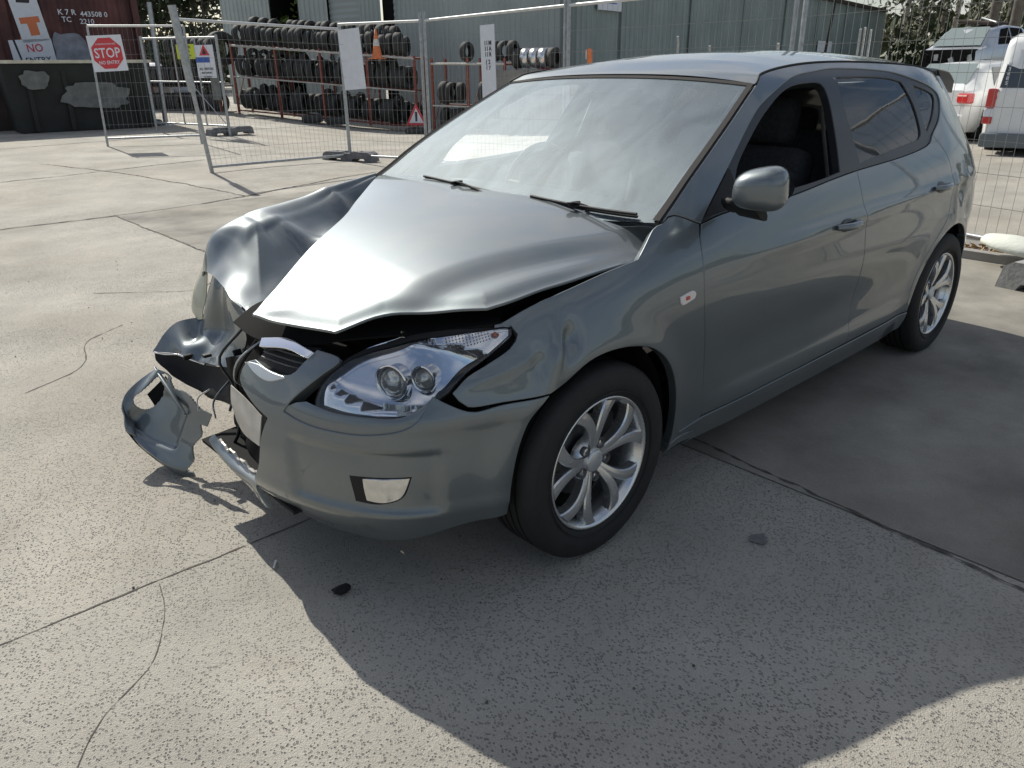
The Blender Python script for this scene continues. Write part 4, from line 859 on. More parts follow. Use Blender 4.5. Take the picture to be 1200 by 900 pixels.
m = MB(); m.bbox((-1.06, 0, 1.31), (.03, .22, .065), .012); m.tube([(-1.06, 0, 1.33), (-1.02, 0, 1.375)], .01, 6); m.build('rear_view_mirror', M['black'], car)
for sg in (1, -1):
    m = MB(); m.tube([(-1.60, .80 * sg, .62), (-1.63, .755 * sg, 1.02), (-1.66, .60 * sg, 1.36)], [.055, .045, .04], 8, flat=.6); m.build('centre_pillar_trim', M['trim'], car)
    m = MB(); m.tube([(-1.55, .69 * sg, .45), (-1.57, .72 * sg, .9), (-1.63, .60 * sg, 1.26)], .022, 6, flat=.12); m.build('seat_belt', M['trim'], car)
    m = MB(); m.box((-1.62, .795 * sg, .585), (2.1, .03, .77)); m.build('door_trim', M['dash'], car)
    m = MB(); m.tube([(-2.50, .53 * sg, 1.28), (-2.78, .62 * sg, 1.02), (-2.9, .60 * sg, .9)], [.05, .07, .08], 8, flat=.4); m.build('rear_pillar_trim', M['trim'], car)
    m = MB(); m.tube([(p[0], (p[1] - .045) * sg, p[2] - .03) for p in sp3[4:k0:4]] + [(sp3[k0][0], (sp3[k0][1] - .05) * sg, sp3[k0][2] - .03)], .03, 8, flat=.6); m.build('front_pillar_trim', M['trim'], car)
m = MB(); m.box((-2.80, 0, .80), (.55, 1.25, .02)); m.build('parcel_shelf', M['dash'], car)
# ------------------------------------------------------------------ wheels
def wheel(cx, sg, steer=0):
    w = bpy.data.objects.new('wheel', None); COL.objects.link(w); w.parent = car; w.location = (cx, .765 * sg, .313); w.rotation_euler = (0, 0, steer + (0 if sg > 0 else math.pi))
    t = MB(); prof = [(.208, -.095), (.225, -.105), (.27, -.108), (.298, -.098), (.311, -.082), (.3135, -.06), (.3135, .06), (.311, .082), (.300, .096), (.285, .103), (.262, .107), (.240, .104), (.222, .096), (.210, .084)]
    t.lathe(prof, 64, 'y')
    for k, rr in enumerate((.232, .268, .288)): t.lathe([(rr - .002, .1035 - .002 * k), (rr, .1075 - .0025 * k), (rr + .002, .1035 - .002 * k)], 64, 'y')
    for g_ in (-.045, -.015, .015, .045):
        t.mi = 1; t.lathe([(.3142, g_ - .004), (.3142, g_ + .004)], 64, 'y'); t.mi = 0
    t.build('tyre', [M['rubber'], M['void']], w)
    r = MB(); r.lathe([(.150, -.09), (.196, -.088), (.190, .02), (.198, .070), (.207, .082), (.215, .088), (.216, .094), (.210, .096), (.204, .088), (.196, .075)], 64, 'y'); r.build('rim_barrel', M['alloy'], w)
    d = MB(); d.lathe([(.0005, -.02), (.185, -.02)], 40, 'y'); d.mi = 1; d.lathe([(.05, .005), (.13, .005), (.13, -.012)], 40, 'y'); d.bbox((-.10, .0, .06), (.07, .05, .10), .01); d.build('brake_disc', [M['void'], M['alloy_dark']], w)
    # five forked spokes; each fork = two curved arms with a raised edge
    def arm(a0, a1, a2, w0, w1, w2):
        n = 14; L_ = []; 
        for i in range(n):
            f = i / (n - 1); rr = .036 + (.202 - .036) * f; a = (1 - f) ** 2 * a0 + 2 * f * (1 - f) * a1 + f * f * a2; ww = (1 - f) ** 2 * w0 + 2 * f * (1 - f) * w1 + f * f * w2
            y = .062 + .026 * math.sin(f * math.pi * .5) + .004 * math.sin(f * math.pi)
            L_.append((rr, a, ww, y))
        vs = []; 
        for rr, a, ww, y in L_:
            for k, (o, dy) in enumerate(((-1, -.034), (-1, -.005), (-.80, .0), (0, .0015), (.80, .0), (1, -.005), (1, -.034))):
                an = a + o * ww / rr; vs.append((rr * math.sin(an), y + dy, rr * math.cos(an)))
        fs = [(i * 7 + k, i * 7 + k + 1, (i + 1) * 7 + k + 1, (i + 1) * 7 + k) for i in range(n - 1) for k in range(6)]
        return vs, fs
    proto = None
    for k in range(5):
        s_ = MB(); s_.add(*arm(-.12, -.05, -.345, .013, .0115, .026), smooth=False); s_.add(*arm(.12, .05, .345, .013, .0115, .026), smooth=False)
        if proto is None: proto = s_.build('spoke', M['alloy'], w); o = proto
        else: o = proto.copy(); COL.objects.link(o); o.parent = w
        o.rotation_euler = (0, k * 2 * math.pi / 5 + .12, 0)
    hbm = MB(); hbm.lathe([(.078, .030), (.070, .056), (.058, .064), (.045, .060), (.036, .064)], 40, 'y'); hbm.build('hub', M['alloy'], w)
    cap = MB(); cap.lathe([(.036, .060), (.035, .069), (.030, .072), (.0005, .0735)], 28, 'y'); cap.build('centre_cap', M['silver_paint'], w)
    for k in range(5):
        a = k * 2 * math.pi / 5 + math.pi / 5 + .12; n_ = MB(); n_.lathe([(.0175, .052), (.0165, .0665), (.0145, .0665), (.0140, .050)], 16, 'y', (0, 0, 0)); n_.mi = 1; n_.lathe([(.0085, .045), (.0085, .060), (.0005, .062)], 6, 'y', smooth=False)
        o = n_.build('wheel_nut', [M['alloy_dark'], M['chrome']], w); o.location = (.057 * math.sin(a), 0.002, .057 * math.cos(a))
    return w
wheel(0, 1); wheel(-2.65, 1); wheel(0, -1, .06); wheel(-2.65, -1)
# ------------------------------------------------------------------ places on the ground from bearing and distance
def pol(px, d, dz=0):
    a = math.atan2(-(math.cos(-yaw) * 0), 1)
    v = fw + rt2 * ((px - 600) / FPX) - up2 * ((120 - 450) / FPX); b = math.atan2(v.y, v.x); x, y = CAMP[0] + d * math.cos(b), CAMP[1] + d * math.sin(b); return Vector((x, y, gz(x, y) + dz))
def azi(a, b): return math.atan2(b[1] - a[1], b[0] - a[0])
def gcurve(pts, w0, name, mat_, jag=.25, h=.004, kind='structure', step=.05, seed=1):
    rnd = random.Random(seed); P = [Vector((x, y, 0)) for x, y in pts]; out = []
    for i in range(len(P) - 1):
        n = max(1, int((P[i + 1] - P[i]).length / step))
        for k in range(n): out.append(Vector(crom([np.array(q) for q in P], i + k / n)))
    out.append(P[-1]); vs = []
    for i, p in enumerate(out):
        d = (out[min(i + 1, len(out) - 1)] - out[max(0, i - 1)]).normalized(); n = Vector((-d.y, d.x, 0)); p2 = p + n * (mnoise.noise(p * 2.3 + Vector((seed, 0, 0))) * w0 * 3 + mnoise.noise(p * 14 + Vector((seed, 0, 0))) * w0 * 1.3) * jag
        w = w0 * max(.12, .9 + jag * 2.2 * mnoise.noise(p * 22 + Vector((0, seed, 0)))) * .5
        for s_ in (-1, 1): q = p2 + n * w * s_; vs.append((q.x, q.y, gz(q.x, q.y) + h))
    m = MB(); m.add(vs, [(2 * i, 2 * i + 1, 2 * i + 3, 2 * i + 2) for i in range(len(out) - 1)]); o = m.build(name, mat_); tag(o, kind=kind); return o
# smoother bay behind the front wheel, with its broken joint
def sheet(name, pts, mat_, h=.004, n=24):
    a, b, c, d = [Vector((*p, 0)) for p in pts]; m = MB(); vs = []
    for i in range(n + 1):
        for j in range(n + 1):
            p = a.lerp(b, i / n).lerp(d.lerp(c, i / n), j / n); vs.append((p.x, p.y, gz(p.x, p.y) + h))
    m.add(vs, [(i * (n + 1) + j, (i + 1) * (n + 1) + j, (i + 1) * (n + 1) + j + 1, i * (n + 1) + j + 1) for i in range(n) for j in range(n)]); o = m.build(name, mat_); tag(o, kind='structure'); return o
sheet('concrete_slab', [(-.93, -6.8), (-.72, 5.5), (-5.0, 5.5), (-5.0, -6.8)], M['slab'])
gcurve([(-.93, -6.8), (-.90, -4.5), (-.88, -2.2), (-.87, -.4), (-.86, .65), (-.80, 1.3), (-.735, 1.95), (-.72, 2.8), (-.71, 4.0), (-.70, 5.5)], .011, 'slab_joint', M['joint'], .8, .0055, seed=2, step=.02)
gcurve([(2.6, -.02), (1.49, .03), (.86, .05), (.6, .05), (-.86, .07)], .006, 'slab_joint', M['joint'], .7, .0015, seed=3, step=.02)
gcurve([(1.47, .62), (1.38, .50), (1.22, .39), (1.14, .26), (1.10, .16), (1.08, .06)], .0028, 'surface_crack', M['joint'], .7, .0015, seed=4, step=.02)
gcurve([(6, -6.6), (.14, -6.75), (-2.0, -6.87), (-5.1, -8.0)], .03, 'slab_joint', M['joint'], .4, .005, seed=5)
gcurve([(5, -10.4), (-.6, -10.6), (-3.0, -11.0), (-7, -11.6)], .03, 'slab_joint', M['joint'], .4, .005, seed=6)
gcurve([(-1.6, -12.5), (-2.2, -10.2), (-2.45, -8.2), (-2.55, -7.0)], .02, 'surface_crack', M['joint'], .7, .005, seed=7)
gcurve([(.2, -3.6), (-.3, -3.2), (-.6, -3.3), (-.9, -2.7)], .008, 'surface_crack', M['joint'], .7, .0015, seed=8)
gcurve([(1.0, -1.9), (.7, -2.1), (.55, -2.5), (.3, -2.7)], .006, 'surface_crack', M['joint'], .7, .0015, seed=9)
gcurve([(5, -15.5), (-2, -15.6), (-6, -16.2)], .04, 'slab_joint', M['joint'], .4, .005, seed=10)
def blotch(name, c, rx, ry, mat_, h=.005, seed=0, n=28, rough=.25):
    vs = [(c[0], c[1], gz(*c) + h)]
    for k in range(n):
        t = 2 * math.pi * k / n; f = 1 + rough * mnoise.noise(Vector((math.cos(t) * 1.7 + seed, math.sin(t) * 1.7, seed))) * 2
        vs.append((c[0] + rx * f * math.cos(t), c[1] + ry * f * math.sin(t), gz(*c) + h))
    m = MB(); m.add(vs, [(0, 1 + k, 1 + (k + 1) % n) for k in range(n)]); o = m.build(name, mat_); tag(o, kind='structure'); return o
M['wet'] = mat('faint_oil_stain', (.16, .155, .15), .6, var=.3, scale=30)
blotch('oil_stain', (-.42, 1.18), .032, .026, M['wet'], seed=1)
rnd = random.Random(5)
# crumbled black debris on the concrete, each a pebble of its own
M['debris'] = mat('black_rubber_crumbs', (.012, .012, .012), .9)
M['sliver'] = mat('pale_sliver_colour', (.75, .75, .72), .4)  # pale colour of the small sliver on the concrete
bm = bmesh.new(); bmesh.ops.create_icosphere(bm, subdivisions=2, radius=.020)
for v in bm.verts: v.co *= 1 + .45 * mnoise.noise(v.co * 90); v.co.z *= .45; v.co.x *= 1.5
me = bpy.data.meshes.new('debris'); bm.to_mesh(me); bm.free(); me.materials.append(M['debris'])
o = bpy.data.objects.new('debris', me); COL.objects.link(o); o.location = (.705, .475, .011); tag(o, 'black crumpled scrap lying on concrete in the shadow by the bumper', 'debris')
m = MB(); m.poly([(0, 0, 0), (.034, .014, 0), (.036, .020, 0), (.002, .009, 0)], (0, 0, .004)); o = m.build('pale_sliver', M['sliver'], None, (.775, .20, .006)); o.rotation_euler = (0, 0, .55); tag(o, 'thin pale shard lying in the shadow in front of the bumper', 'debris')
peb = None; pm = bpy.data.meshes.new('pebble'); bm = bmesh.new(); bmesh.ops.create_icosphere(bm, subdivisions=1, radius=.006)
for v in bm.verts: v.co.z *= .5; v.co *= 1 + .4 * mnoise.noise(v.co * 300)
bm.to_mesh(pm); bm.free(); pm.materials.append(M['joint'])
mb = MB(); base = [v.co.copy() for v in pm.vertices]; fcs = [tuple(p.vertices) for p in pm.polygons]
for _ in range(110):
    x, y = rnd.uniform(-.6, 2.2), rnd.uniform(-4.5, 1.6); s_ = rnd.choice([.3, .4, .5, .6, .8]); mb.add([v * s_ + Vector((x, y, .003)) for v in base], fcs)
tag(mb.build('loose_grit', M['joint']), 'small dark grit scattered over the concrete', 'grit', kind='stuff')

# ------------------------------------------------------------------ temporary fence: panels, posts, feet
def fence(name, label, a, b, h=2.15, lift=.10, mesh=True, mid=False, postr=.024, ext=.12, rails=('galv_bright', 'galv'), vs_=.085, hs=.30, ends=(1, 1), group=None, lean=(0, 0), cat='fence panel'):
    a, b = Vector(a), Vector(b); t = thing(name, label, cat, a, 0, group); B_ = b - a; L_ = math.hypot(B_.x, B_.y); d = Vector((B_.x, B_.y, 0)) / L_
    top = lambda s_: Vector((d.x * s_ * L_, d.y * s_ * L_, B_.z * s_ + h)); bot = lambda s_: Vector((d.x * s_ * L_, d.y * s_ * L_, B_.z * s_ + lift))
    ln = lambda s_: Vector((d.x, d.y, 0)) * (lean[0] if s_ < .5 else lean[1])
    for s_, on in ((0, ends[0]), (1, ends[1])):
        if on: m = MB(); m.tube([bot(s_) - Vector((0, 0, lift)), top(s_) + Vector((0, 0, ext)) + ln(s_)], postr, 10); m.build('post', M['galv'], t)
    m = MB(); m.tube([top(0) + ln(0), top(1) + ln(1)], .020, 8); m.build('top_rail', M[rails[0]], t)
    m = MB(); m.tube([bot(0), bot(1)], .020, 8); m.build('bottom_rail', M[rails[1]], t)
    if mid: m = MB(); m.tube([bot(0).lerp(top(0), .5), bot(1).lerp(top(1), .5)], .016, 8); m.build('middle_rail', M['galv'], t)
    if mesh:
        m = MB(); n = int(L_ / vs_)
        for k in range(1, n): s_ = k / n; m.tube([bot(s_), top(s_) + ln(0) * (1 - s_) + ln(1) * s_], .0019, 3, cap=False, smooth=False)
        k = lift + hs
        while k < h - .05: f = (k - lift) / (h - lift); m.tube([bot(0).lerp(top(0) + ln(0), f), bot(1).lerp(top(1) + ln(1), f)], .0022, 3, cap=False, smooth=False); k += hs
        tag(m.build('wire_mesh', M['mesh'], t), kind='stuff')
    return t
def foot(label, p, ang, L_=.72, mat_='foot', w=.22, h=.13):
    m = MB(); q = Matrix.Rotation(ang, 3, 'Z')
    # moulded shoe: two tapered ends joined by a waist, with sockets on top
    prof = [(-L_ / 2, .0), (-L_ / 2 + .03, h * .8), (-L_ / 2 + .09, h), (-.10, h), (-.08, h * .86), (.08, h * .86), (.10, h), (L_ / 2 - .09, h), (L_ / 2 - .03, h * .8), (L_ / 2, 0), (L_ / 2 - .13, 0), (L_ / 2 - .16, .05), (.12, .05), (.10, 0), (-.10, 0), (-.12, .05), (-L_ / 2 + .16, .05), (-L_ / 2 + .13, 0)]
    m.poly([q @ Vector((x, -w / 2, z)) for x, z in prof], q @ Vector((0, w, 0)))
    o = m.build('fence_foot', M[mat_], None, p); tag(o, label, 'fence foot')
    s_ = MB()
    for x in (-.24, -.05, .05, .24): c = q @ Vector((x, 0, h - .001 if abs(x) > .1 else h * .86)); s_.lathe([(.030, .004), (.030, .0), (.022, .0015), (.0005, .0015)], 12, 'z', c)
    s_.build('socket', M['void'], o); return o
P0, P1, P2, P3, P4, P5, P6, P7 = pol(116, 17.5), pol(236, 12.6), pol(405, 14.1), pol(497, 13.1), pol(661, 11.0), pol(920, 8.8), pol(1290, 7.0), pol(1500, 6.4)
P0.z, P1.z = .06, 0
PS = pol(229, 17.3); f_stop = fence('temporary_fence', 'fence panel in front of the black skip, carrying the red STOP sign', P0, PS, h=2.15, lift=.16, postr=.022, lean=(.06, .0), ends=(1, 1), ext=.0, hs=.25)
f1 = fence('temporary_fence', 'mesh fence panel between the leaning post and the post with the blank white sheet', P1, P2, h=2.08, lean=(-.20, 0), ends=(1, 1), hs=.25, postr=.03)
m = MB(); _d = (P2 - P1).normalized(); m.tube([Vector((0, 0, 1.15)) - _d * .11, Vector((0, 0, 2.25)) - _d * .215], .055, 10); m.build('post_sleeve', M['galv'], f1)
f2 = fence('temporary_fence', 'short mesh fence panel carrying the large blank white sheet', P2 + Vector((.03, .03, 0)), P3, ends=(0, 1), hs=.25)
f3 = fence('temporary_fence', 'mesh fence panel behind the windscreen carrying a tall narrow notice', P3 + (P4 - P3).normalized() * .10, P4, ends=(1, 1), hs=.30)
f4 = fence('temporary_fence', 'mesh fence panel behind the car roof', P4 + (P5 - P4).normalized() * .07, P5, ends=(1, 1), hs=.25)
f5 = fence('temporary_fence', 'mesh fence panel behind the rear of the car', P5 + (P6 - P5).normalized() * .12, P6, ends=(1, 1), hs=.25)
f6 = fence('temporary_fence', 'mesh fence panel running out of view on the right', P6 + (P7 - P6).normalized() * .07, P7, ends=(1, 1))
foot('grey plastic fence foot under the post beside the blank white sheet', P2 + Vector((0, 0, 0)), azi(P2, P3) + R(8), 1.0, w=.26, h=.16)
# gate frames beyond
G0, G1 = pol(178, 20.8), pol(264, 19.0)
gate = fence('temporary_gate', 'steel gate frame with yellow and white safety signs beyond the first fence', G0, G1, h=2.0, lift=.20, mid=True, postr=.032, ext=.05, hs=.30, cat='gate')
gd = G1 - G0
m = MB()
for s_ in (.42, .72): p = gd * s_; m.tube([p + Vector((0, 0, .22)), p + Vector((0, 0, 1.98))], .016, 8)
m.build('upright', M['galv'], gate); m = MB(); m.tube([gd * .62 + Vector((0, 0, 1.0)), gd * .97 + Vector((0, 0, .25))], .010, 6); m.build('brace', M['galv'], gate)
foot('grey fence foot under the gate post below the safety signs', G1 + Vector((-.1, -.2, 0)), azi(G0, G1) + R(75), 1.05, w=.26, h=.17)
gp2 = pol(190, 22.6); ps = thing('gate_post', 'thick grey gate post standing behind the gate frame', 'post', gp2); m = MB(); m.tube([(0, 0, 0), (-.1, 0, 2.85)], .058, 12); m.build('pole', M['galv'], ps); m = MB(); m.box((0, 0, .005), (.3, .3, .02)); m.build('base_plate', M['galv'], ps)
foot('dark fence foot beside the thick gate post near the skip', gp2 + Vector((.5, -.1, 0)), azi(G0, G1) + R(80), .9, w=.26, h=.16)

# ------------------------------------------------------------------ signs hung on the fences
def onpanel(A, Bp, s0, z0, w, h, name, label, mat_, tilt=0, side=1, off=.035, cat='sign', shear=None, group=None):
    d = Vector((Bp.x - A.x, Bp.y - A.y, 0)).normalized(); n = Vector((-d.y, d.x, 0)) * side
    if (Vector(CAMP) - A).dot(n) < 0: n = -n
    c = A + Vector((Bp.x - A.x, Bp.y - A.y, Bp.z - A.z)) * s0 + n * off; c.z += z0
    t = thing(name, label, cat, c, 0, group); xax = Vector((0, 0, 1)).cross(n).normalized()
    rot = Matrix((xax, Vector((0, 0, 1)), n)).transposed() @ Matrix.Rotation(tilt, 3, 'Z'); t.rotation_euler = rot.to_euler()
    m = MB(); m.box((0, 0, 0), (w, h, .004)); m.build('board', mat_, t); return t
def flat(t, name, pts, mat_, z=.0035): m = MB(); m.poly([(x, y, z) for x, y in pts], (0, 0, .0012)); return m.build(name, mat_, t)
def tx(t, s, size, x, y, mat_, squash=1, z=.005, bold=True): return text('lettering', s, size, mat_, t, (x, y, z), (0, 0, 0), squash)
st = onpanel(P0, PS, .185, 1.68, .78, .78, 'stop_sign', 'square white board with a red octagon reading STOP', M['sign_white'], R(2.5))
st.scale = (.76, .80, 1); flat(st, 'octagon', [(.36 * math.cos(R(22.5 + 45 * k)), .36 * math.sin(R(22.5 + 45 * k))) for k in range(8)], M['sign_red'])
tx(st, 'STOP', .30, 0, .0, M['sign_white'], .82, .0062); tx(st, 'NO ENTRY', .105, 0, -.20, M['sign_white'], .9, .0062); tx(st, 'CONSTRUCTION SITE', .045, 0, .20, M['sign_white'], 1, .0062)
bs = onpanel(P2, P3, .15, 1.62, .45, .92, 'blank_sheet', 'large blank white sheet cable-tied to the fence mesh', M['sign_white'], R(3.5))
# tall narrow notice with columns of characters
ns = onpanel(P3, P4, .52, 1.47, .29, 1.08, 'notice_banner', 'tall narrow white notice with black characters on the fence behind the windscreen', M['sign_white'], R(1.5))
for i, ln in enumerate(('I I M', 'I I A', 'I I R')): tx(ns, ln, .085, .01, .30 - .075 * i, M['sign_black'], .9)
tx(ns, '( 2', .085, .0, .05, M['sign_black']); tx(ns, '1 7', .075, .0, -.03, M['sign_black'])
ys = onpanel(G0, G1, .60, 1.72, .56, .30, 'yellow_sign', 'small yellow-green warning sign on the gate frame', M['sign_yellow'])
tx(ys, 'WARNING', .07, 0, .09, M['sign_black']); tx(ys, 'AUTHORISED', .045, 0, .0, M['sign_black']); tx(ys, 'PERSONNEL ONLY', .04, 0, -.08, M['sign_black'])
ws_ = onpanel(G0, G1, .845, 1.52, .56, .66, 'safety_sign', 'white safety sign with red triangle and blue band on the gate frame', M['sign_white'], off=.045)
flat(ws_, 'triangle', [(-.16, .12), (.16, .12), (0, .34)], M['sign_red']); flat(ws_, 'pictogram', [(-.06, .15), (.06, .15), (0, .27)], M['sign_black'], .0045); flat(ws_, 'blue_band', [(-.29, -.02), (.14, -.02), (.14, .09), (-.29, .09)], M['sign_blue'])
tx(ws_, 'ALL VISITORS', .07, .0, -.15, M['sign_black']); tx(ws_, 'MUST REPORT', .05, .0, -.23, M['sign_black']); tx(ws_, 'TO OFFICE', .05, .0, -.31, M['sign_black'])
ws2 = onpanel(G0, G1, .92, 1.05, .26, .62, 'notice_strip', 'narrow pale strip hanging below the white safety sign', M['bin_patch'], off=.03)

# ------------------------------------------------------------------ skips and container at the left
bc = pol(92, 22.6); bang = azi(pol(28, 22.4), pol(152, 22.8))
sk = thing('skip_bin', 'black steel skip with grey overpainted patches below the container', 'skip', bc, bang)
def skipmesh(w, dpt, h, sl):
    m = MB(); b0, b1 = w / 2 - sl, w / 2; m.add([(-b0, -dpt / 2, 0), (b0, -dpt / 2, 0), (b0, dpt / 2, 0), (-b0, dpt / 2, 0), (-b1, -dpt / 2 - .1, h), (b1, -dpt / 2 - .1, h), (b1, dpt / 2 + .1, h), (-b1, dpt / 2 + .1, h)], [(0, 3, 2, 1), (0, 1, 5, 4), (1, 2, 6, 5), (2, 3, 7, 6), (3, 0, 4, 7), (4, 5, 6, 7)]); return m
skipmesh(3.15, 1.6, 1.52, .12).build('body', M['bin'], sk)
ny = 1 if (Matrix.Rotation(bang, 3, 'Z') @ Vector((0, 1, 0))).dot(Vector(CAMP) - bc) > 0 else -1
m = MB(); m.box((0, ny * .93, 1.51), (3.2, .06, .07)); m.build('rim', mat('pale_worn_skip_rim', (.62, .58, .46), .6, var=.2), sk)
for x in (-1.1, -.35, .4, 1.15): m = MB(); m.box((x, ny * .885, .68), (.09, .06, 1.30)); m.build('rib', M['bin'], sk)
def patch(par, c, w, h, ny, seed, mat_, y):
    pts = []
    for k in range(26):
        t = 2 * math.pi * k / 26; f = 1 + .3 * mnoise.noise(Vector((math.cos(t) * 2 + seed, math.sin(t) * 2, seed)));
        cx_, cy_ = math.copysign(abs(math.cos(t)) ** .6, math.cos(t)), math.copysign(abs(math.sin(t)) ** .6, math.sin(t)); pts.append((c[0] + w * f * cx_ / 2, y, c[1] + h * f * cy_ / 2))
    m = MB(); m.poly(pts, (0, .006 * ny, 0)); return m.build('paint_patch', mat_, par)
sx = -1 if ny > 0 else 1
patch(sk, (sx * .25, .78), 1.45, .56, ny, 2, M['bin_patch'], ny * .935); patch(sk, (sx * -.95 * 1.0, 1.12), .56, .38, ny, 5, M['bin_patch'], ny * .945)
sk2c = pol(-25, 23.6); sk2 = thing('skip_bin', 'rusty dark bin at the left edge beside the black skip', 'skip', sk2c, bang); skipmesh(2.7, 1.6, 1.25, .1).build('body', mat('rusty_dark_skip', (.05, .035, .03), .8, var=.5, scale=2), sk2)
m = MB(); m.box((0, ny * .93, 1.24), (2.75, .05, .06)); m.build('rim', M['bin'], sk2)
# container: corrugated side, frame posts, markings and signs
cc_ = pol(40, 25.4, .95); cn = thing('shipping_container', 'rusty red shipping container standing behind the black skip', 'container', cc_, bang)
W_, D_, H_ = 5.3, 2.4, 2.9
m = MB(); m.box((0, -ny * .0, H_ / 2), (W_ - .1, D_ - .16, H_ - .05)); m.build('shell', M['container'], cn)
m = MB(); yf = ny * (D_ / 2 - .03); pr_ = [(-W_ / 2 + .08, yf)]; x = -W_ / 2 + .12
while x < W_ / 2 - .30: pr_ += [(x, yf), (x + .07, yf - ny * .036), (x + .14, yf - ny * .036), (x + .21, yf)]; x += .28
vs = []; 
for (a, b) in pr_: vs += [(a, b, .12), (a, b, H_ - .1)]
m.add(vs, [(2 * i, 2 * i + 2, 2 * i + 3, 2 * i + 1) for i in range(len(pr_) - 1)]); m.build('corrugated_side', M['container'], cn)
for x in (-W_ / 2, W_ / 2): m = MB(); m.box((x, ny * (D_ / 2), H_ / 2), (.16, .14, H_)); m.build('corner_post', M['container'], cn)
for z in (.06, H_ - .05): m = MB(); m.box((0, ny * (D_ / 2), z), (W_ - .16, .10, .12)); m.build('side_rail', M['container'], cn)
def face(t, x, z, w, h, name, label, mat_, rotz=0, cat='sign', dy=.03):
    s_ = thing(name, label, cat); q = Matrix.Rotation(bang, 3, 'Z'); s_.location = cc_ + q @ Vector((x, ny * (D_ / 2 + dy), z)); s_.rotation_euler = (R(90), 0, bang + (math.pi if ny > 0 else 0)); m = MB(); m.box((0, 0, 0), (w, h, .006)); m.build('board', mat_, s_); s_.rotation_euler.rotate_axis('Z', rotz); return s_
def onface(px, py):                                # point of the container's front face seen at this bearing and height
    v = fw + rt2 * ((px - 600) / FPX) - up2 * ((py - 450) / FPX); q = Matrix.Rotation(bang, 3, 'Z'); n = q @ Vector((0, ny, 0)); o = cc_ + n * D_ / 2; k = (o - Vector(CAMP)).dot(n) / v.dot(n); l = q.transposed() @ (Vector(CAMP) + v * k - cc_); return l.x, l.z
for (s, px, py, sz) in (('K 7 R', 78, 14.5, .18), ('TC', 78, 23, .17), ('443508 0', 110, 17, .17), ('2210', 102, 25.5, .17)):
    o = text('lettering', s, sz, M['sign_white'], cn, (onface(px, py)[0], ny * (D_ / 2 + .012), onface(px, py)[1]), (R(90), 0, math.pi if ny > 0 else 0))
tall = face(cn, *onface(33, 20), .62, 1.12, 'poster_board', 'tall white board with orange lettering on the red container', M['sign_white'], R(7))
flat(tall, 'orange_bar', [(-.22, -.14), (.22, -.14), (.22, .00), (-.22, .00)], M['sign_orange'], .004); flat(tall, 'orange_block', [(-.08, -.42), (.13, -.42), (.13, -.14), (-.08, -.14)], M['sign_orange'], .004); flat(tall, 'dark_picture', [(-.16, .34), (.12, .30), (.20, .48), (.02, .60), (-.12, .50)], M['sign_black'], .004); flat(tall, 'orange_picture', [(-.05, .40), (.07, .40), (.07, .60), (-.05, .60)], M['sign_orange'], .0055)
nop = face(cn, *onface(39, 62), .95, .62, 'no_parking_sign', 'white board reading NO with smaller words below on the red container', M['sign_white'], R(3))
tx(nop, 'NO', .26, .06, .10, M['sign_red'], .9, .006); tx(nop, 'ENTRY', .17, .07, -.17, M['sign_black'], 1.1, .006); flat(nop, 'dark_stripe', [(-.30, -.31), (-.26, -.31), (-.33, .31), (-.38, .31)], M['sign_black'], .004)
_x, _z = onface(86, 62); patch(cn, (_x, _z), .80, .95, ny, 9, mat('faded_blue_grey_paint', (.26, .27, .31), .7, var=.3, scale=5), ny * (D_ / 2 + .01))
_x, _z = onface(38, 47); m = MB(); m.box((_x, ny * (D_ / 2 + .02), _z), (.50, .01, .16)); m.build('orange_strip', M['sign_orange'], cn)
# dark sleepers holding the container up, hidden behind the skip
for x in (-2.2, 2.2): m = MB(); q = Matrix.Rotation(bang, 3, 'Z'); m.box((0, 0, .475), (.4, 2.2, .95)); o = m.build('timber_stack', M['timber'], None, (cc_ + q @ Vector((x, 0, 0))) * 1.0); o.location.z = cc_.z - .95; o.rotation_euler = (0, 0, bang); tag(o, 'dark timber stack under the %s end of the red container' % ('left' if x * (-1 if ny > 0 else 1) < 0 else 'right'), 'timber')

# ------------------------------------------------------------------ the big shed
K = Vector((-16.0, -14.3, 0)); d1 = Vector((.19, -.98, 0)).normalized(); d2 = Vector((-.98, -.19, 0)).normalized()
shed = thing('industrial_shed', 'long grey-green corrugated metal shed behind the tyre racks', 'building', K - Vector((0, 0, .6)))
def ribbed(name, a, d, L_, z0, z1, mat_, pitch_=.20, depth=.030, out=None, par=shed, gaps=()):
    n = Vector((0, 0, 1)).cross(d) if out is None else out; n = n if n.dot(Vector(CAMP) - (K + a)) > 0 else -n; m = MB(); x = 0; pts = []
    while x < L_: pts += [(x, 0), (x + pitch_ * .62, 0), (x + pitch_ * .72, depth), (x + pitch_ * .90, depth)]; x += pitch_
    pts.append((L_, 0)); vs = []
    for s_, o_ in pts: p = a + d * min(s_, L_) + n * o_; vs += [(p.x, p.y, z0), (p.x, p.y, z1)]
    m.add(vs, [(2 * i, 2 * i + 2, 2 * i + 3, 2 * i + 1) for i in range(len(pts) - 1)]); return m.build(name, mat_, par)
Z = Vector((0, 0, 0)); HT = 6.4
n1 = Vector((0, 0, 1)).cross(d1); n1 = n1 if n1.dot(Vector(CAMP) - K) > 0 else -n1
n2 = Vector((0, 0, 1)).cross(d2); n2 = n2 if n2.dot(Vector(CAMP) - K) > 0 else -n2
def seg1(px):                                   # distance along the front wall at image column px
    v = fw + rt2 * ((px - 600) / FPX) - up2 * ((60 - 450) / FPX); b = Vector((v.x, v.y, 0)); rhs = Vector(CAMP) - K; rhs.z = 0
    det = d1.x * (-b.y) + b.x * d1.y; return (rhs.x * (-b.y) + b.x * rhs.y) / det
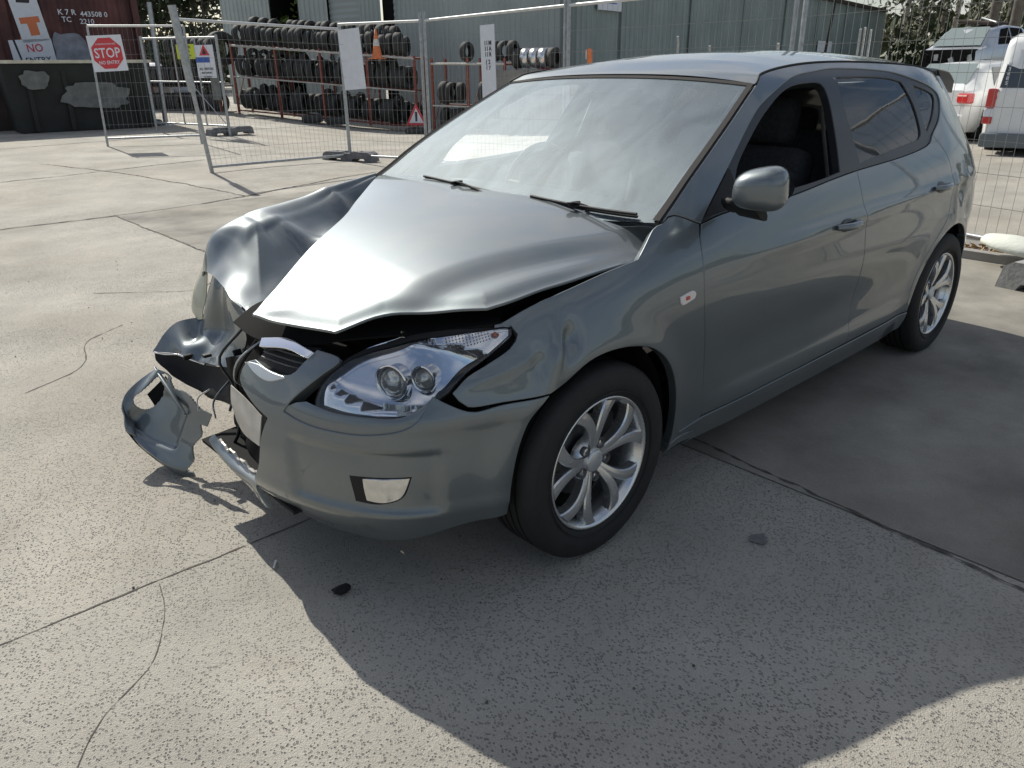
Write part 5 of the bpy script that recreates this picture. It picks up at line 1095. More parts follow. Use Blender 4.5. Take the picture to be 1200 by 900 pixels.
s480, s468, s425, s382, s370, s355, s320, s265 = [seg1(q) for q in (478, 463, 425, 388, 372, 355, 322, 266)]
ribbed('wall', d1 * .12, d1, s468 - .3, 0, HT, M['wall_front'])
m = MB(); m.box((d1 * ((s468 + s425) / 2 + .0) - n1 * .1) + Vector((0, 0, HT / 2 - .2)), (.10, abs(s468 - s425) * 1.0, HT - .4), Matrix.Rotation(azi((0, 0), d1) - R(90), 3, 'Z')); 
def roller(sa, sb, name='roller_door'):
    m = MB(); nsl = 34
    for k in range(nsl):
        z0 = k * HT / nsl; pa, pb = d1 * sa - n1 * .12, d1 * sb - n1 * .12; zz = (z0, z0 + HT / nsl * .5, z0 + HT / nsl); vs = []
        for z, o_ in zip(zz, (0, .02, 0)): vs += [(pa + n1 * o_ + Vector((0, 0, z))), (pb + n1 * o_ + Vector((0, 0, z)))]
        m.add(vs, [(0, 1, 3, 2), (2, 3, 5, 4)])
    return m.build(name, M['door_roller'], shed)
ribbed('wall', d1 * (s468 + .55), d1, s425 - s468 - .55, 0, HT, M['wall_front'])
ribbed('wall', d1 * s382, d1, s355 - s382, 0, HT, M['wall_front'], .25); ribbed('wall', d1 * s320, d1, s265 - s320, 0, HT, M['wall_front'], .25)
roller(s425 - .02, s382 + .02)
roller(s468 - .35, s468 + .05)
ob_ = MB(); ob_.box(d1 * ((s468 + .3)) - n1 * .25 + Vector((0, 0, HT / 2)), (.3, .5, HT), Matrix.Rotation(azi((0, 0), d1) - R(90), 3, 'Z')); ob_.build('door_jamb', M['void'], shed)
dk = MB(); c_ = d1 * ((s355 + s320) / 2) - n1 * 1.6; dk.box(c_ + Vector((0, 0, HT / 2)), (.1, abs(s320 - s355) + 3, HT), Matrix.Rotation(azi((0, 0), d1) - R(90), 3, 'Z')); dk.build('dark_interior_sheet', M['void'], shed)  # black sheet painting the unlit depth behind the doorway
for s_ in (s355, s320): dk = MB(); dk.box(d1 * s_ - n1 * .5 + Vector((0, 0, HT / 2)), (1.0, .08, HT), Matrix.Rotation(azi((0, 0), d1) - R(90), 3, 'Z')); dk.build('door_jamb', M['void'], shed)
cp = MB(); cp.box((0, 0, HT / 2), (.34, .34, HT)); cp.build('corner_flashing', mat('corner_flashing', (.16, .19, .18), .5), shed)
# long side wall
L2 = 38.5; ribbed('wall', d2 * .2, d2, L2, 0, 5.2, M['wall_shaded_side'], .30, .03)
gt = MB(); gt.box(d2 * (L2 / 2) + n2 * .10 + Vector((0, 0, 5.12)), (L2, .16, .16), Matrix.Rotation(azi((0, 0), d2), 3, 'Z')); gt.build('gutter', M['timber'], shed)
rf = MB(); a, b = n2 * .2 + Vector((0, 0, 5.2)), d2 * (L2 + .3) + n2 * .2 + Vector((0, 0, 5.2)); r_ = Vector((0, 0, 1.6)) - n2 * 8
rf.add([a, b, b + r_, a + r_, a + r_ * 2 - Vector((0, 0, 3.2)), b + r_ * 2 - Vector((0, 0, 3.2))], [(0, 1, 2, 3), (3, 2, 5, 4)]); rf.build('roof', M['gutter'], shed)
bw = MB(); q = d2 * L2; bw.add([q, q - n2 * 16, q - n2 * 16 + Vector((0, 0, 5.1)), q - n2 * 8 + Vector((0, 0, 6.7)), q + Vector((0, 0, 5.1))], [(0, 1, 2, 3, 4)]); bw.build('gable_wall', M['wall_shaded_side'], shed)
bk = MB(); q = d1 * s265; bk.add([q, q - n1 * 6, q - n1 * 6 + Vector((0, 0, HT)), q + Vector((0, 0, HT))], [(0, 1, 2, 3)]); bk.build('end_wall', M['wall_shaded_side'], shed)
for k in range(7):
    s_ = 3 + k * 5.2; m = MB(); p = d2 * s_ + n2 * .08; m.tube([p, p + Vector((0, 0, 5.0))], .05, 6); m.build('downpipe', M['wall_shaded_side'], shed)
def seg2(px):
    v = fw + rt2 * ((px - 600) / FPX) - up2 * ((60 - 450) / FPX); b = Vector((v.x, v.y, 0)); rhs = Vector(CAMP) - K; det = d2.x * (-b.y) + b.x * d2.y; return (rhs.x * (-b.y) + b.x * rhs.y) / det
def wallsign(name, label, px, dpx, z, w, h, m_, wall=2):
    s_ = seg2(px); p = K + d2 * s_ + n2 * .12; p.z = z; t = thing(name, label, 'sign', p); xax = Vector((0, 0, 1)).cross(n2); rot = Matrix((xax, Vector((0, 0, 1)), n2)).transposed(); t.rotation_euler = rot.to_euler(); mm = MB(); mm.box((0, 0, 0), (w, h, .02)); mm.build('board', m_, t); return t
lg = wallsign('company_sign', 'white sign with red and black slanted stripes high on the shed wall', 709, 0, 3.62, 1.42, 1.3, M['sign_white'])
for i, (x, c_) in enumerate(((-.42, 'sign_red'), (-.26, 'sign_red'), (-.06, 'sign_black'), (.10, 'sign_black'), (.26, 'sign_black'))): flat(lg, 'stripe', [(x + .10, -.18), (x + .19, -.18), (x + .0, .50), (x - .09, .50)] if i > 1 else [(x, -.18), (x + .09, -.18), (x + .28, .5), (x + .19, .5)], M[c_], .014)
flat(lg, 'printed_line', [(-.52, -.36), (.52, -.36), (.52, -.32), (-.52, -.32)], M['sign_blue'], .014); flat(lg, 'printed_line', [(-.40, -.46), (.40, -.46), (.40, -.43), (-.40, -.43)], M['sign_blue'], .014)
wallsign('small_sign', 'small pale horizontal sign on the shed wall above the car roof', 963, 0, 2.25, 2.6, .55, M['sign_white'])
# plants seen through the doorway
def leafclump(name, c, rad, n, size, mat_, parent=None, sc=(1, 1, 1), seed=0):
    rnd = random.Random(seed); m = MB()
    for _ in range(n):
        while True:
            p = Vector((rnd.uniform(-1, 1), rnd.uniform(-1, 1), rnd.uniform(-1, 1)))
            if p.length < 1 and mnoise.noise(p * 2.2 + Vector((seed, 0, 0))) > -.12: break
        p = Vector((p.x * rad * sc[0], p.y * rad * sc[1], p.z * rad * sc[2])); s_ = size * rnd.uniform(.6, 1.4)
        a = Vector((rnd.gauss(0, 1), rnd.gauss(0, 1), rnd.gauss(0, 1))).normalized(); b = a.orthogonal().normalized() * s_ * .45; a = a * s_
        m.add([p - a, p + b, p + a, p - b], [(0, 1, 2, 3)])
    return m.build(name, mat_, parent, c)
pb = K + d1 * ((s355 + s320) / 2) - n1 * .9; pb.z = -.3; pl_ = thing('leafy_plant', 'bright green plant in the shed doorway', 'plant', pb)
m = MB(); m.tube([(0, 0, 0), (.05, 0, 1.3), (0, .05, 2.4)], [.05, .04, .02], 6); m.build('stem', M['bark_dark'], pl_); leafclump('foliage', (0, 0, 2.6), 1.5, 500, .16, M['leaf_bright'], pl_, seed=4)

# ------------------------------------------------------------------ tyres
def tyremesh(dusty):
    m = MB(); m.lathe([(.19, -.085), (.21, -.10), (.26, -.108), (.30, -.098), (.315, -.075), (.315, .075), (.30, .098), (.26, .108), (.21, .10), (.19, .085)], 22, 'x' if False else 'y'); o = m.build('used_tyre', M['rubber_dusty' if dusty else 'rubber']); return o
M['rubber_old'] = mat('old_black_tyre_rubber', (.058, .058, .054), .82, var=.4, scale=5)
tyA = tyremesh(True); tyA.data.materials[0] = M['rubber_old']; tyres = [tyA]
RL, RR = pol(279, 27.6), pol(488, 24.6); RL.z, RR.z = .12, -.34
rdir = (RR - RL); rlen = math.hypot(rdir.x, rdir.y); ru = Vector((rdir.x, rdir.y, 0)) / rlen; rn = Vector((0, 0, 1)).cross(ru); rn = rn if rn.dot(Vector(CAMP) - RL) > 0 else -rn
rang = math.atan2(ru.y, ru.x)
LV = (.12, 1.12, 2.02)
def mkrack(A, Bv, label, nup=5, levels=LV, dpt=.75, cat='rack'):
    L_ = math.hypot(Bv.x - A.x, Bv.y - A.y); u = Vector((Bv.x - A.x, Bv.y - A.y, 0)) / L_; n = Vector((0, 0, 1)).cross(u); n = n if n.dot(Vector(CAMP) - A) > 0 else -n; dz = Bv.z - A.z
    t = thing('tyre_rack', label, cat, A)
    for k in range(nup):
        s_ = k / (nup - 1)
        for f in (0, 1): m = MB(); m.box(u * L_ * s_ - n * dpt * f + Vector((0, 0, dz * s_ + 1.05)), (.06, .06, 2.1), Matrix.Rotation(math.atan2(u.y, u.x), 3, 'Z')); m.build('upright', M['rack'], t)
        m = MB(); m.tube([u * L_ * s_ + Vector((0, 0, dz * s_ + .3)), u * L_ * s_ - n * dpt + Vector((0, 0, dz * s_ + 1.5))], .015, 5); m.build('brace', M['rack'], t)
    for z in levels:
        for f in (0, 1): m = MB(); a_ = -n * dpt * f + Vector((0, 0, z)) + n * .03 * (1 - f); m.tube([a_, a_ + u * L_ + Vector((0, 0, dz))], .032 if z == levels[-1] else .024, 6); m.build('beam', M['rackrail' if f == 0 and z > .5 else 'rack'], t)
    return t
mkrack(RL, RR, 'long orange-framed rack full of used tyres in front of the shed')
def putt(loc, ang, tilt=0, big=1, lbl='used black tyre standing upright in a row on the long rack', grp='used tyres on the long rack'):
    if len(tyres) == 1 and not tyres[0].get('label'): o = tyres[0]
    else: o = tyres[0].copy(); COL.objects.link(o)
    tyres.append(o) if o is not tyres[0] else None
    o.location = loc; o.rotation_euler = (tilt, 0, ang); o.scale = (big, big, big); tag(o, lbl, 'tyre', grp); return o
rnd = random.Random(3); zz = lambda s_: RL.z + rdir.z * s_
for li, (z, den) in enumerate(((.14, .8), (1.14, .93), (2.04, .97))):
    s_ = .15
    while s_ < rlen - .2:
        if rnd.random() < den:
            f = s_ / rlen; big = rnd.uniform(.84, 1.04) * (1.0 if li else 1.05)
            putt(RL + ru * s_ - rn * rnd.uniform(.30, .44) + Vector((0, 0, rdir.z * f + z + .315 * big + .01)), rang + math.pi / 2 * 1 + rnd.uniform(-.16, .16) + (R(0)), rnd.uniform(-.08, .08), big)
        s_ += rnd.choice([.205, .215, .22, .23, .26])
for z in (.14, 1.14):
    s_ = .2
    while s_ < rlen - .2:
        f = s_ / rlen; putt(RL + ru * s_ - rn * .72 + Vector((0, 0, rdir.z * f + z + .33)), rang + math.pi / 2 + rnd.uniform(-.3, .3), 0, rnd.uniform(.9, 1.06), 'used tyre in the shadowed back row of the long rack', 'used tyres at the back of the long rack')
        s_ += rnd.choice([.26, .3, .34])
for z, dd_ in ((.14, .60), (1.14, .58)):
    s_ = .5
    while s_ < rlen - .4:
        f = s_ / rlen
        if mnoise.noise(Vector((s_ * 1.1, z * 7, 1))) > -.12: putt(RL + ru * s_ - rn * .40 + Vector((0, 0, rdir.z * f + z + .31 + dd_ * .5)), rang + math.pi / 2 + rnd.uniform(-.5, .5), rnd.uniform(-.5, .5), rnd.uniform(.6, .8), 'x', 'used tyres wedged in on the long rack')
        s_ += rnd.choice([.3, .42, .55])
# second layer lying on the top row
s_ = .6
while s_ < rlen - .6:
    if mnoise.noise(Vector((s_ * .9, 3, 0))) > -.35: putt(RL + ru * s_ - rn * .62 + Vector((0, 0, rdir.z * s_ / rlen + 2.04 + .55)), rang + math.pi / 2 + rnd.uniform(-.3, .3), rnd.uniform(-.2, .2), rnd.uniform(.85, 1.0))
    s_ += rnd.choice([.22, .25, .32, .36])
for p, lbl in ((.02, 'large truck tyre standing at the left end of the long rack'),):
    putt(RL - ru * .55 - rn * .3 + Vector((0, 0, 1.95)), rang + R(62), 0, 1.6, lbl, None)
    if 'group' in tyres[-1]: del tyres[-1]['group']
for k in range(7): putt(RL - ru * (1.1 + .24 * k) - rn * .5 + Vector((0, 0, 1.95 + .02 * k)), rang + math.pi / 2 + rnd.uniform(-.2, .2), 0, .95, 'used tyre in the row left of the long rack', 'used tyres left of the long rack')
for k in range(12): putt(RL - ru * (1.0 + .25 * k) - rn * .5 + Vector((0, 0, .32)), rang + math.pi / 2 + rnd.uniform(-.2, .2), 0, 1, 'used tyre in the row left of the long rack', 'used tyres left of the long rack')
for k in range(11): putt(RL - ru * (1.0 + .25 * k) - rn * .5 + Vector((0, 0, 1.15)), rang + math.pi / 2 + rnd.uniform(-.2, .2), 0, .98, 'used tyre in the row left of the long rack', 'used tyres left of the long rack')
lr = thing('tyre_rack', 'dark steel rack carrying tyres to the left of the long rack', 'rack', RL - ru * 3.9)
for z in (.02, .83, 1.63): m = MB(); m.box(ru * 1.55 - rn * .5 + Vector((0, 0, z)), (3.4, .6, .04), Matrix.Rotation(rang, 3, 'Z')); m.build('shelf', M['timber'], lr)
for s_ in (0, 1.6, 3.1): m = MB(); m.box(ru * s_ - rn * .2 + Vector((0, 0, .95)), (.05, .05, 1.95)); m.build('upright', M['rack'], lr)
# second rack and block wall to the right
QL, QR = pol(508, 23.4), pol(592, 22.2); QL.z, QR.z = -.42, -.45
mkrack(QL, QR, 'shorter orange rack with few tyres right of the paired fence posts', 3, (.15, .85, 1.95), .7)
qd = (QR - QL); ql = math.hypot(qd.x, qd.y); qu = Vector((qd.x, qd.y, 0)) / ql; qn = Vector((0, 0, 1)).cross(qu); qn = qn if qn.dot(Vector(CAMP) - QL) > 0 else -qn; qa = math.atan2(qu.y, qu.x)
for li, z in enumerate((.17, .87)):
    s_ = .2
    while s_ < ql - .1:
        if rnd.random() < .85: putt(QL + qu * s_ - qn * .35 + Vector((0, 0, z + .32)), qa + math.pi / 2 + rnd.uniform(-.3, .3), 0, rnd.uniform(.85, 1), 'used tyre on the lower levels of the shorter rack', 'used tyres low on the shorter rack')
        s_ += rnd.choice([.22, .24, .3])
for s_, z in ((.95, 0), (1.6, 0), (1.85, 0), (2.15, 0), (2.4, 0)): putt(QL + qu * s_ - qn * .35 + Vector((0, 0, 1.98 + .27)), qa + math.pi / 2 + rnd.uniform(-.5, .5), 0, .82, 'small used tyre on top of the shorter rack', 'small used tyres on top of the shorter rack')
for k in range(4): m = MB(); m.box(QL + qu * (.3 + .5 * k) - qn * .3 + Vector((0, 0, .0)), (.1, .1, .1))
wl = pol(668, 21.6); wl.z = -.5; wt = thing('block_wall', 'low weathered concrete block wall in front of the shed', 'wall', wl); WA = QR - wl; q_ = pol(705, 21.2) - wl
base_a = Vector((-1.9 * qu.x, -1.9 * qu.y, 0)); q = Matrix.Rotation(qa, 3, 'Z')
for r_ in range(3):
    for k in range(4):
        m = MB(); m.bbox(q @ Vector((-1.7 + 1.22 * k + (.35 if r_ % 2 else 0), 0, .31 + .62 * r_)), (1.2, .6, .605), .015, q); m.build('block', M['block'], wt)
# wheels and a red cone stand on the block wall
for k in range(5):
    p = wl + q @ Vector((-1.55 + .26 * k, .05, 1.87 + .27)); m = MB(); m.lathe([(.15, -.10), (.22, -.09), (.25, -.10), (.25, .10), (.22, .09), (.15, .10), (.0005, .06)], 20, 'y'); o = m.build('car_wheel', M['alloy' if 0 < k < 4 else 'rubber_old'], None, p); o.rotation_euler = (0, 0, qa + math.pi / 2)
    for f in o.data.polygons: pass
    tag(o, ('leftmost', 'middle', 'rightmost')[max(0, min(2, k - 1))] + ' of three bare silver wheels in the row on the block wall' if 0 < k < 4 else ('dark tyre at the left end of the wheels on the block wall' if k == 0 else 'dark tyre at the right end of the wheels on the block wall'), 'wheel', 'bare wheels on the block wall' if 0 < k < 4 else None)
def cone(loc, label, h=.72, mats=('cone', 'cone_band'), sc=1):
    t = thing('traffic_cone', label, 'cone', loc); m = MB(); m.lathe([(.16, .03), (.095, h * .45)], 20); m.build('body', M[mats[0]], t); m = MB(); m.lathe([(.065, h * .68), (.028, h), (.0005, h + .004)], 20); m.build('tip', M[mats[0]], t)
    m = MB(); m.lathe([(.095, h * .45), (.065, h * .68)], 20); m.build('band', M[mats[1]], t); m = MB(); m.bbox((0, 0, .015), (.40, .40, .03), .012); m.build('base', M[mats[0]], t); t.scale = (sc, sc, sc); return t
cone(RR - ru * 1.15 + Vector((0, 0, 2.02)) + rn * .05, 'faded orange cone standing at the right end of the long tyre rack', .80)
cone(wl + q @ Vector((-.80, .22, 1.86)), 'red cone standing among the bare wheels on the block wall', .5, ('sign_red', 'sign_white'), .8)
ws3 = pol(487, 23.4); ws3.z = -.38; wt3 = thing('warning_triangle', 'white triangular warning sign with red border below the orange cone', 'sign', ws3 + Vector((0, 0, .55))); xax = ru; rot = Matrix((xax if xax.dot(rt) > 0 else -xax, Vector((0, 0, 1)), (xax if xax.dot(rt) > 0 else -xax).cross(Vector((0, 0, 1))))).transposed(); wt3.rotation_euler = rot.to_euler()
m = MB(); m.poly([(-.33, -.27, 0), (.33, -.27, 0), (0, .33, 0)], (0, 0, .01)); m.build('border', M['sign_red'], wt3); flat(wt3, 'face', [(-.22, -.20), (.22, -.20), (0, .20)], M['sign_white'], .012); flat(wt3, 'exclamation_mark', [(-.03, -.16), (.03, -.16), (.04, .10), (-.04, .10)], M['sign_black'], .014)
putt(ws3 + Vector((0, 0, .11)) + rn * .05, 0, R(90), 1, 'flat-lying tyre under the warning triangle', None); tyres[-1]['group'] = 'loose tyres on the ground'; del tyres[-1]['group']
for s_, off in ((.47, .5), (.60, .45)): putt(RL + ru * rlen * s_ + rn * off + Vector((0, 0, rdir.z * s_ + .12)), 0, R(90), 1, 'tyre lying flat on the ground before the long rack', 'tyres lying flat before the long rack')
# ordinal labels for every tyre, from the left along its own row
def ordn(k): return '%d%s' % (k, 'th' if 10 <= k % 100 <= 20 else {1: 'st', 2: 'nd', 3: 'rd'}.get(k % 10, 'th'))
rows_ = {}
for o in tyres:
    if o.get('group'): rows_.setdefault((o['group'], o.get('row', round((o.location.z - RL.z - rdir.z * ((o.location - RL).dot(ru) / rlen)) * 2.2) if 'long' in o['group'] else round(o.location.z * 1.6))), []).append(o)
for (g_, rk), lst in rows_.items():
    lst.sort(key=lambda o: o.location.dot(rt)); lv = sorted({k[1] for k in rows_ if k[0] == g_}); nm = 'row' if len(lv) == 1 else {0: 'bottom row', len(lv) - 1: 'top row'}.get(lv.index(rk), ('middle row' if len(lv) == 3 else ordn(lv.index(rk) + 1) + ' row up'))
    where = g_.replace('used tyres ', '').replace('small ', '').replace('tyres ', '')
    for k, o in enumerate(lst): o['label'] = 'tyre %s from the left, %s, %s' % (ordn(k + 1), nm, where)
# orange stillage behind the car roof
sc_ = pol(690, 20.0); sc_.z = -.3; stl = thing('stillage', 'orange steel stillage with a white card behind the car roof', 'rack', sc_); q = Matrix.Rotation(R(-140), 3, 'Z')
for x in (-.75, 0, .75): m = MB(); m.box(q @ Vector((x, 0, 1.05)), (.07, .07, 2.1), q); m.build('upright', M['cone'], stl)
for z in (1.0, 1.45, 2.05): m = MB(); m.box(q @ Vector((0, 0, z)), (1.43, .05, .07), q); m.build('rail', M['cone'], stl)
m = MB(); m.box(q @ Vector((-.35, .08, 1.98)), (.5, .01, .2), q); m.build('card', M['sign_white'], stl)
for i, (px, d, h) in enumerate(((790, 16, 1.98), (827, 16, 1.80), (905, 14, 1.75), (996, 16, 2.0), (1001, 16, 2.02), (1008, 16.5, 2.0), (1030, 20, 1.6))):
    p = pol(px, d); m = MB(); m.tube([(0, 0, 0), (0, 0, h - .1), (.05, .02, h)], .022, 8); o = m.build('steel_pole', M['galv'], None, p); tag(o, ['thin pole with a bent top left of the middle of the car roof', 'short thin pole over the middle of the car roof', 'thin pole beside the paired fence posts over the car roof', 'left of three close thin poles above the rear window', 'middle of three close thin poles above the rear window', 'right of three close thin poles above the rear window', 'far thin pole right of the three close poles, above the spoiler'][i], 'pole', 'thin poles behind the car roof')
p = pol(951, 14); m = MB(); m.tube([(0, 0, 0), (-.10, .12, 2.35)], .022, 8); tag(m.build('black_pole', M['black'], None, p), 'thin black leaning pole behind the car roof', 'pole')
# fence feet, kerb and litter at the right
fr = pol(1150, 7.35); kb = (P6 - P5).normalized(); fang = math.atan2(kb.y, kb.x)
ftt = foot('grey moulded fence foot with slots at the right edge', Vector((-4.35, 1.12, 0)), fang + R(5), .82, 'foot_concrete', .26, .19)
sbm = bmesh.new(); bmesh.ops.create_uvsphere(sbm, u_segments=20, v_segments=12, radius=1)
for v in sbm.verts: v.co = Vector((v.co.x * .27, v.co.y * .17, max(v.co.z, -.3) * .075)) * (1 + .1 * mnoise.noise(v.co * 2))
me = bpy.data.meshes.new('sandbag'); sbm.to_mesh(me); sbm.free(); me.materials.append(mat('white_woven_bag', (.66, .68, .60), .8, bump=.5, bscale=30)); [setattr(p_, 'use_smooth', True) for p_ in me.polygons]
o = bpy.data.objects.new('sandbag', me); COL.objects.link(o); o.location = (-4.95, .62, .16); o.rotation_euler = (0, .1, fang); tag(o, 'pale lumpy bag resting on the kerb under the fence', 'bag')
ka, kbp = pol(1085, 7.15), pol(1330, 6.75)
km = MB(); dd = (kbp - ka); km.box(ka + dd / 2 + Vector((0, 0, .03)), (dd.length, .10, .07), Matrix.Rotation(azi(ka, kbp), 3, 'Z')); tag(km.build('kerb', M['block']), 'low concrete kerb edging', kind='structure')
lm = MB(); rnd = random.Random(9)
for _ in range(900):
    f = rnd.random(); o_ = rnd.uniform(.06, .42); p = ka + dd * f - Vector((-dd.y, dd.x, 0)).normalized() * o_ * (1 if Vector((-dd.y, dd.x, 0)).dot(Vector(CAMP) - ka) > 0 else -1); s_ = rnd.uniform(.012, .035); a = Vector((rnd.gauss(0, 1), rnd.gauss(0, 1), rnd.gauss(0, .4))).normalized() * s_; b = a.orthogonal().normalized() * s_ * .5; p = p + Vector((0, 0, rnd.uniform(.01, .04))); lm.add([p - a, p + b, p + a, p - b], [(0, 1, 2, 3)])
tag(lm.build('leaf_litter', M['dry']), 'dry brown leaf litter along the kerb', 'leaf litter', kind='stuff')
# ------------------------------------------------------------------ vehicles standing beyond the fence
def lerp_tab(tab, x):
    xs = [r[0] for r in tab]; return [float(np.interp(x, xs, [r[k] for r in tab])) for k in range(1, len(tab[0]))]
def simple_car(label, cat, loc, rz, prof, W, mats, wheels, wr=.31, glass_zone=None, openfront=False, scalev=1, nowheels=False):
    """prof rows: x, z bottom, z belt, z top, cabin half width at top (x rises towards the rear)"""
    t = thing('parked_' + cat.replace(' ', '_') if cat != 'car body' else 'wrecked_car', label, cat, loc, rz); xs = np.linspace(prof[0][0], prof[-1][0], 49); rows = []
    for x in xs:
        zb, zl, zt, hw = lerp_tab(prof, x); e = min(1, (x - xs[0] + .02) / .35, (xs[-1] - x + .02) / .22); w = W / 2 * (.80 + .20 * max(0, e) ** .5)
        hw = min(hw, w); r = [(x, w * .90, zb), (x, w * .985, zb + .12), (x, w, zb + (zl - zb) * .55), (x, w * .985, zl - .04), (x, w * .955, zl)]
        for f in (.33, .66, .92): r.append((x, w * .95 + (hw - w * .95) * f, zl + (zt - zl) * f))
        r += [(x, hw * .86, zt), (x, hw * .45, zt + .02 * (zt > zl + .2)), (x, 0, zt + .03 * (zt > zl + .2))]; rows.append(r)
    P = np.array(rows); full = np.concatenate([P, (P[:, ::-1] * [1, -1, 1])[:, 1:]], 1); n = full.shape[1]; m = MB()
    wx = [w for w in wheels]
    fs = []
    for i in range(len(xs) - 1):
        for j in range(n - 1):
            jj = min(j, n - 2 - j); xm, zm = (full[i, j, 0] + full[i + 1, j, 0]) / 2, (full[i, j, 2] + full[i, j + 1, 2]) / 2
            if jj < 2 and any(math.hypot(xm - w, (zm - wr)) < wr + .07 for w in wx): continue
            fs.append((i * n + j, i * n + j + 1, (i + 1) * n + j + 1, (i + 1) * n + j))
    m.add([tuple(p) for p in full.reshape(-1, 3)], fs, True)
    for i, o in ((0, 1), (len(xs) - 1, -1)):
        if i == 0 and openfront: continue
        c = full[i].mean(0); k = len(m.v); m.v += [tuple(p) for p in full[i]]; m.f.append(tuple(range(k, k + n))[::o]); m.m.append(0); m.sm.append(False)
    m.build('body', mats[0], t)
    if not nowheels:
        for w in wheels:
            for sg in (-1, 1):
                q = MB(); q.lathe([(wr * .62, -.09), (wr * .9, -.10), (wr, -.07), (wr, .07), (wr * .9, .10), (wr * .62, .09), (wr * .62, .02)], 24, 'y'); q.mi = 1; q.lathe([(wr * .62, .07), (wr * .3, .05), (.0005, .08)], 24, 'y')
                o = q.build('wheel', [M['rubber'], M['alloy']], t, (w, (W / 2 - .12) * sg, wr)); o.rotation_euler = (0, 0, 0 if sg > 0 else math.pi)
    u = MB(); u.box(((xs[0] + xs[-1]) / 2, 0, prof[0][1] + .18), (xs[-1] - xs[0] - .4, W * .8, .10)); u.build('underbody', M['void'], t)
    def glass(name, x0, x1, f0, f1, side=1, slope0=0, slope1=0, m_=None):
        q = MB(); vs = []
        for a in np.linspace(0, 1, 9):
            for f in (f0, f1):
                x = x0 + (x1 - x0) * a + (slope0 * (1 - a) + slope1 * a) * (f - f0) / (f1 - f0); zb, zl, zt, hw = lerp_tab(prof, x); e = min(1, (x - xs[0] + .02) / .35, (xs[-1] - x + .02) / .22); w = W / 2 * (.80 + .20 * max(0, e) ** .5)
                vs.append((x, (w * .95 + (hw - w * .95) * f + .012) * side, zl + (zt - zl) * f))
        q.add(vs, [(2 * i, 2 * i + 2, 2 * i + 3, 2 * i + 1) for i in range(8)]); return q.build(name, m_ or M['dark_glass2'], t)
    return t, glass
M['dark_glass2'] = mat('dark_vehicle_glass', (.03, .04, .05), .08, coat=1)
M['sea_glass'] = mat('pale_reflecting_glass', (.20, .25, .24), .15, coat=1)
# silver-white hatch seen from behind (front at x=0, tail at x=4.3)
hp = [(0, .25, .62, .64, .6), (.3, .2, .78, .80, .65), (1.1, .2, .92, .95, .66), (1.75, .2, .93, 1.44, .56), (2.6, .2, .95, 1.50, .57), (3.5, .22, .98, 1.46, .55), (4.05, .25, 1.0, 1.10, .60), (4.25, .32, .98, 1.0, .66)]
def place(loc, tail_dir):                                            # rotation that points the tail (local +x) along a bearing
    return tail_dir
sp_ = pol(1140, 17.6); ang = R(8)
sed, gl_ = simple_car('silver-white sedan seen from behind with a bright red tail lamp, left of the white van', 'sedan', Vector((0, 0, 0)), 0, hp, 1.74, [M['white_paint']], (.85, 3.45))
# tail faces the camera and slightly to its left
tb_ = math.atan2(CAMP[1] - sp_.y, CAMP[0] - sp_.x) - R(30); sed.rotation_euler = (0, 0, tb_); sgs = 1 if (Matrix.Rotation(tb_, 3, 'Z') @ Vector((0, 1, 0))).dot(rt) > 0 else -1; sed.location = sp_ - Matrix.Rotation(tb_, 3, 'Z') @ Vector((4.15, .84 * sgs, .06))
for sd_ in (-1, 1): gl_('side_window', 1.75, 2.55, .12, .86, sd_, .42, .02); gl_('side_window', 2.62, 3.45, .12, .86, sd_, 0, -.12)
q = MB(); q.add([(4.06, -.60, 1.03), (4.06, .60, 1.03), (3.58, .50, 1.44), (3.58, -.50, 1.44)], [(0, 1, 2, 3)]); q.v = [(x + .035, y, z + .03) for x, y, z in q.v]; q.build('rear_window', M['sea_glass'], sed)
for sg in (-1, 1):
    q = MB(); q.bbox((4.19, .65 * sg, .86), (.16, .46, .19), .04, Matrix.Rotation(-.35 * sg, 3, 'Z')); q.build('tail_lamp', M['red'], sed)
    q = MB(); q.bbox((4.215, .65 * sg, .905), (.125, .38, .035), .012, Matrix.Rotation(-.35 * sg, 3, 'Z')); q.build('lamp_strip', mat('pale_lamp_strip', (.75, .42, .36), .3), sed)
q = MB(); q.bbox((4.24, 0, .42), (.14, 1.5, .30), .05); q.build('rear_bumper', M['white_paint'], sed)
# white van, rear three-quarter, running out of the frame
vp = [(0, .3, .9, .95, .7), (.25, .25, 1.10, 1.15, .74), (.75, .25, 1.12, 1.85, .72), (1.4, .25, 1.12, 1.99, .72), (4.3, .3, 1.12, 1.99, .72), (4.62, .32, 1.10, 1.94, .70), (4.72, .36, 1.08, 1.80, .72), (4.80, .38, 1.02, 1.12, .78)]
vl = pol(1156, 15.4); tb2 = math.atan2(CAMP[1] - vl.y, CAMP[0] - vl.x) - R(6); Q = Matrix.Rotation(tb2, 3, 'Z')
van, vg = simple_car('white van seen from behind with dark rear window, cut by the right edge', 'van', Vector((0, 0, 0)), tb2, vp, 1.70, [M['white_paint']], (1.0, 3.6), .33)
sgn = 1 if (Q @ Vector((0, 1, 0))).dot(rt) < 0 else -1
van.location = vl - Q @ Vector((4.80, .84 * sgn, .14))
q = MB(); q.add([(4.80, -.70, 1.18), (4.80, .70, 1.18), (4.70, .64, 1.78), (4.70, -.64, 1.78)], [(0, 1, 2, 3)]); q.build('rear_window', M['dark_glass2'], van)
q = MB(); q.bbox((4.775, 0, .78), (.03, 1.56, .78), .012); q.build('tailgate', M['white_paint'], van)
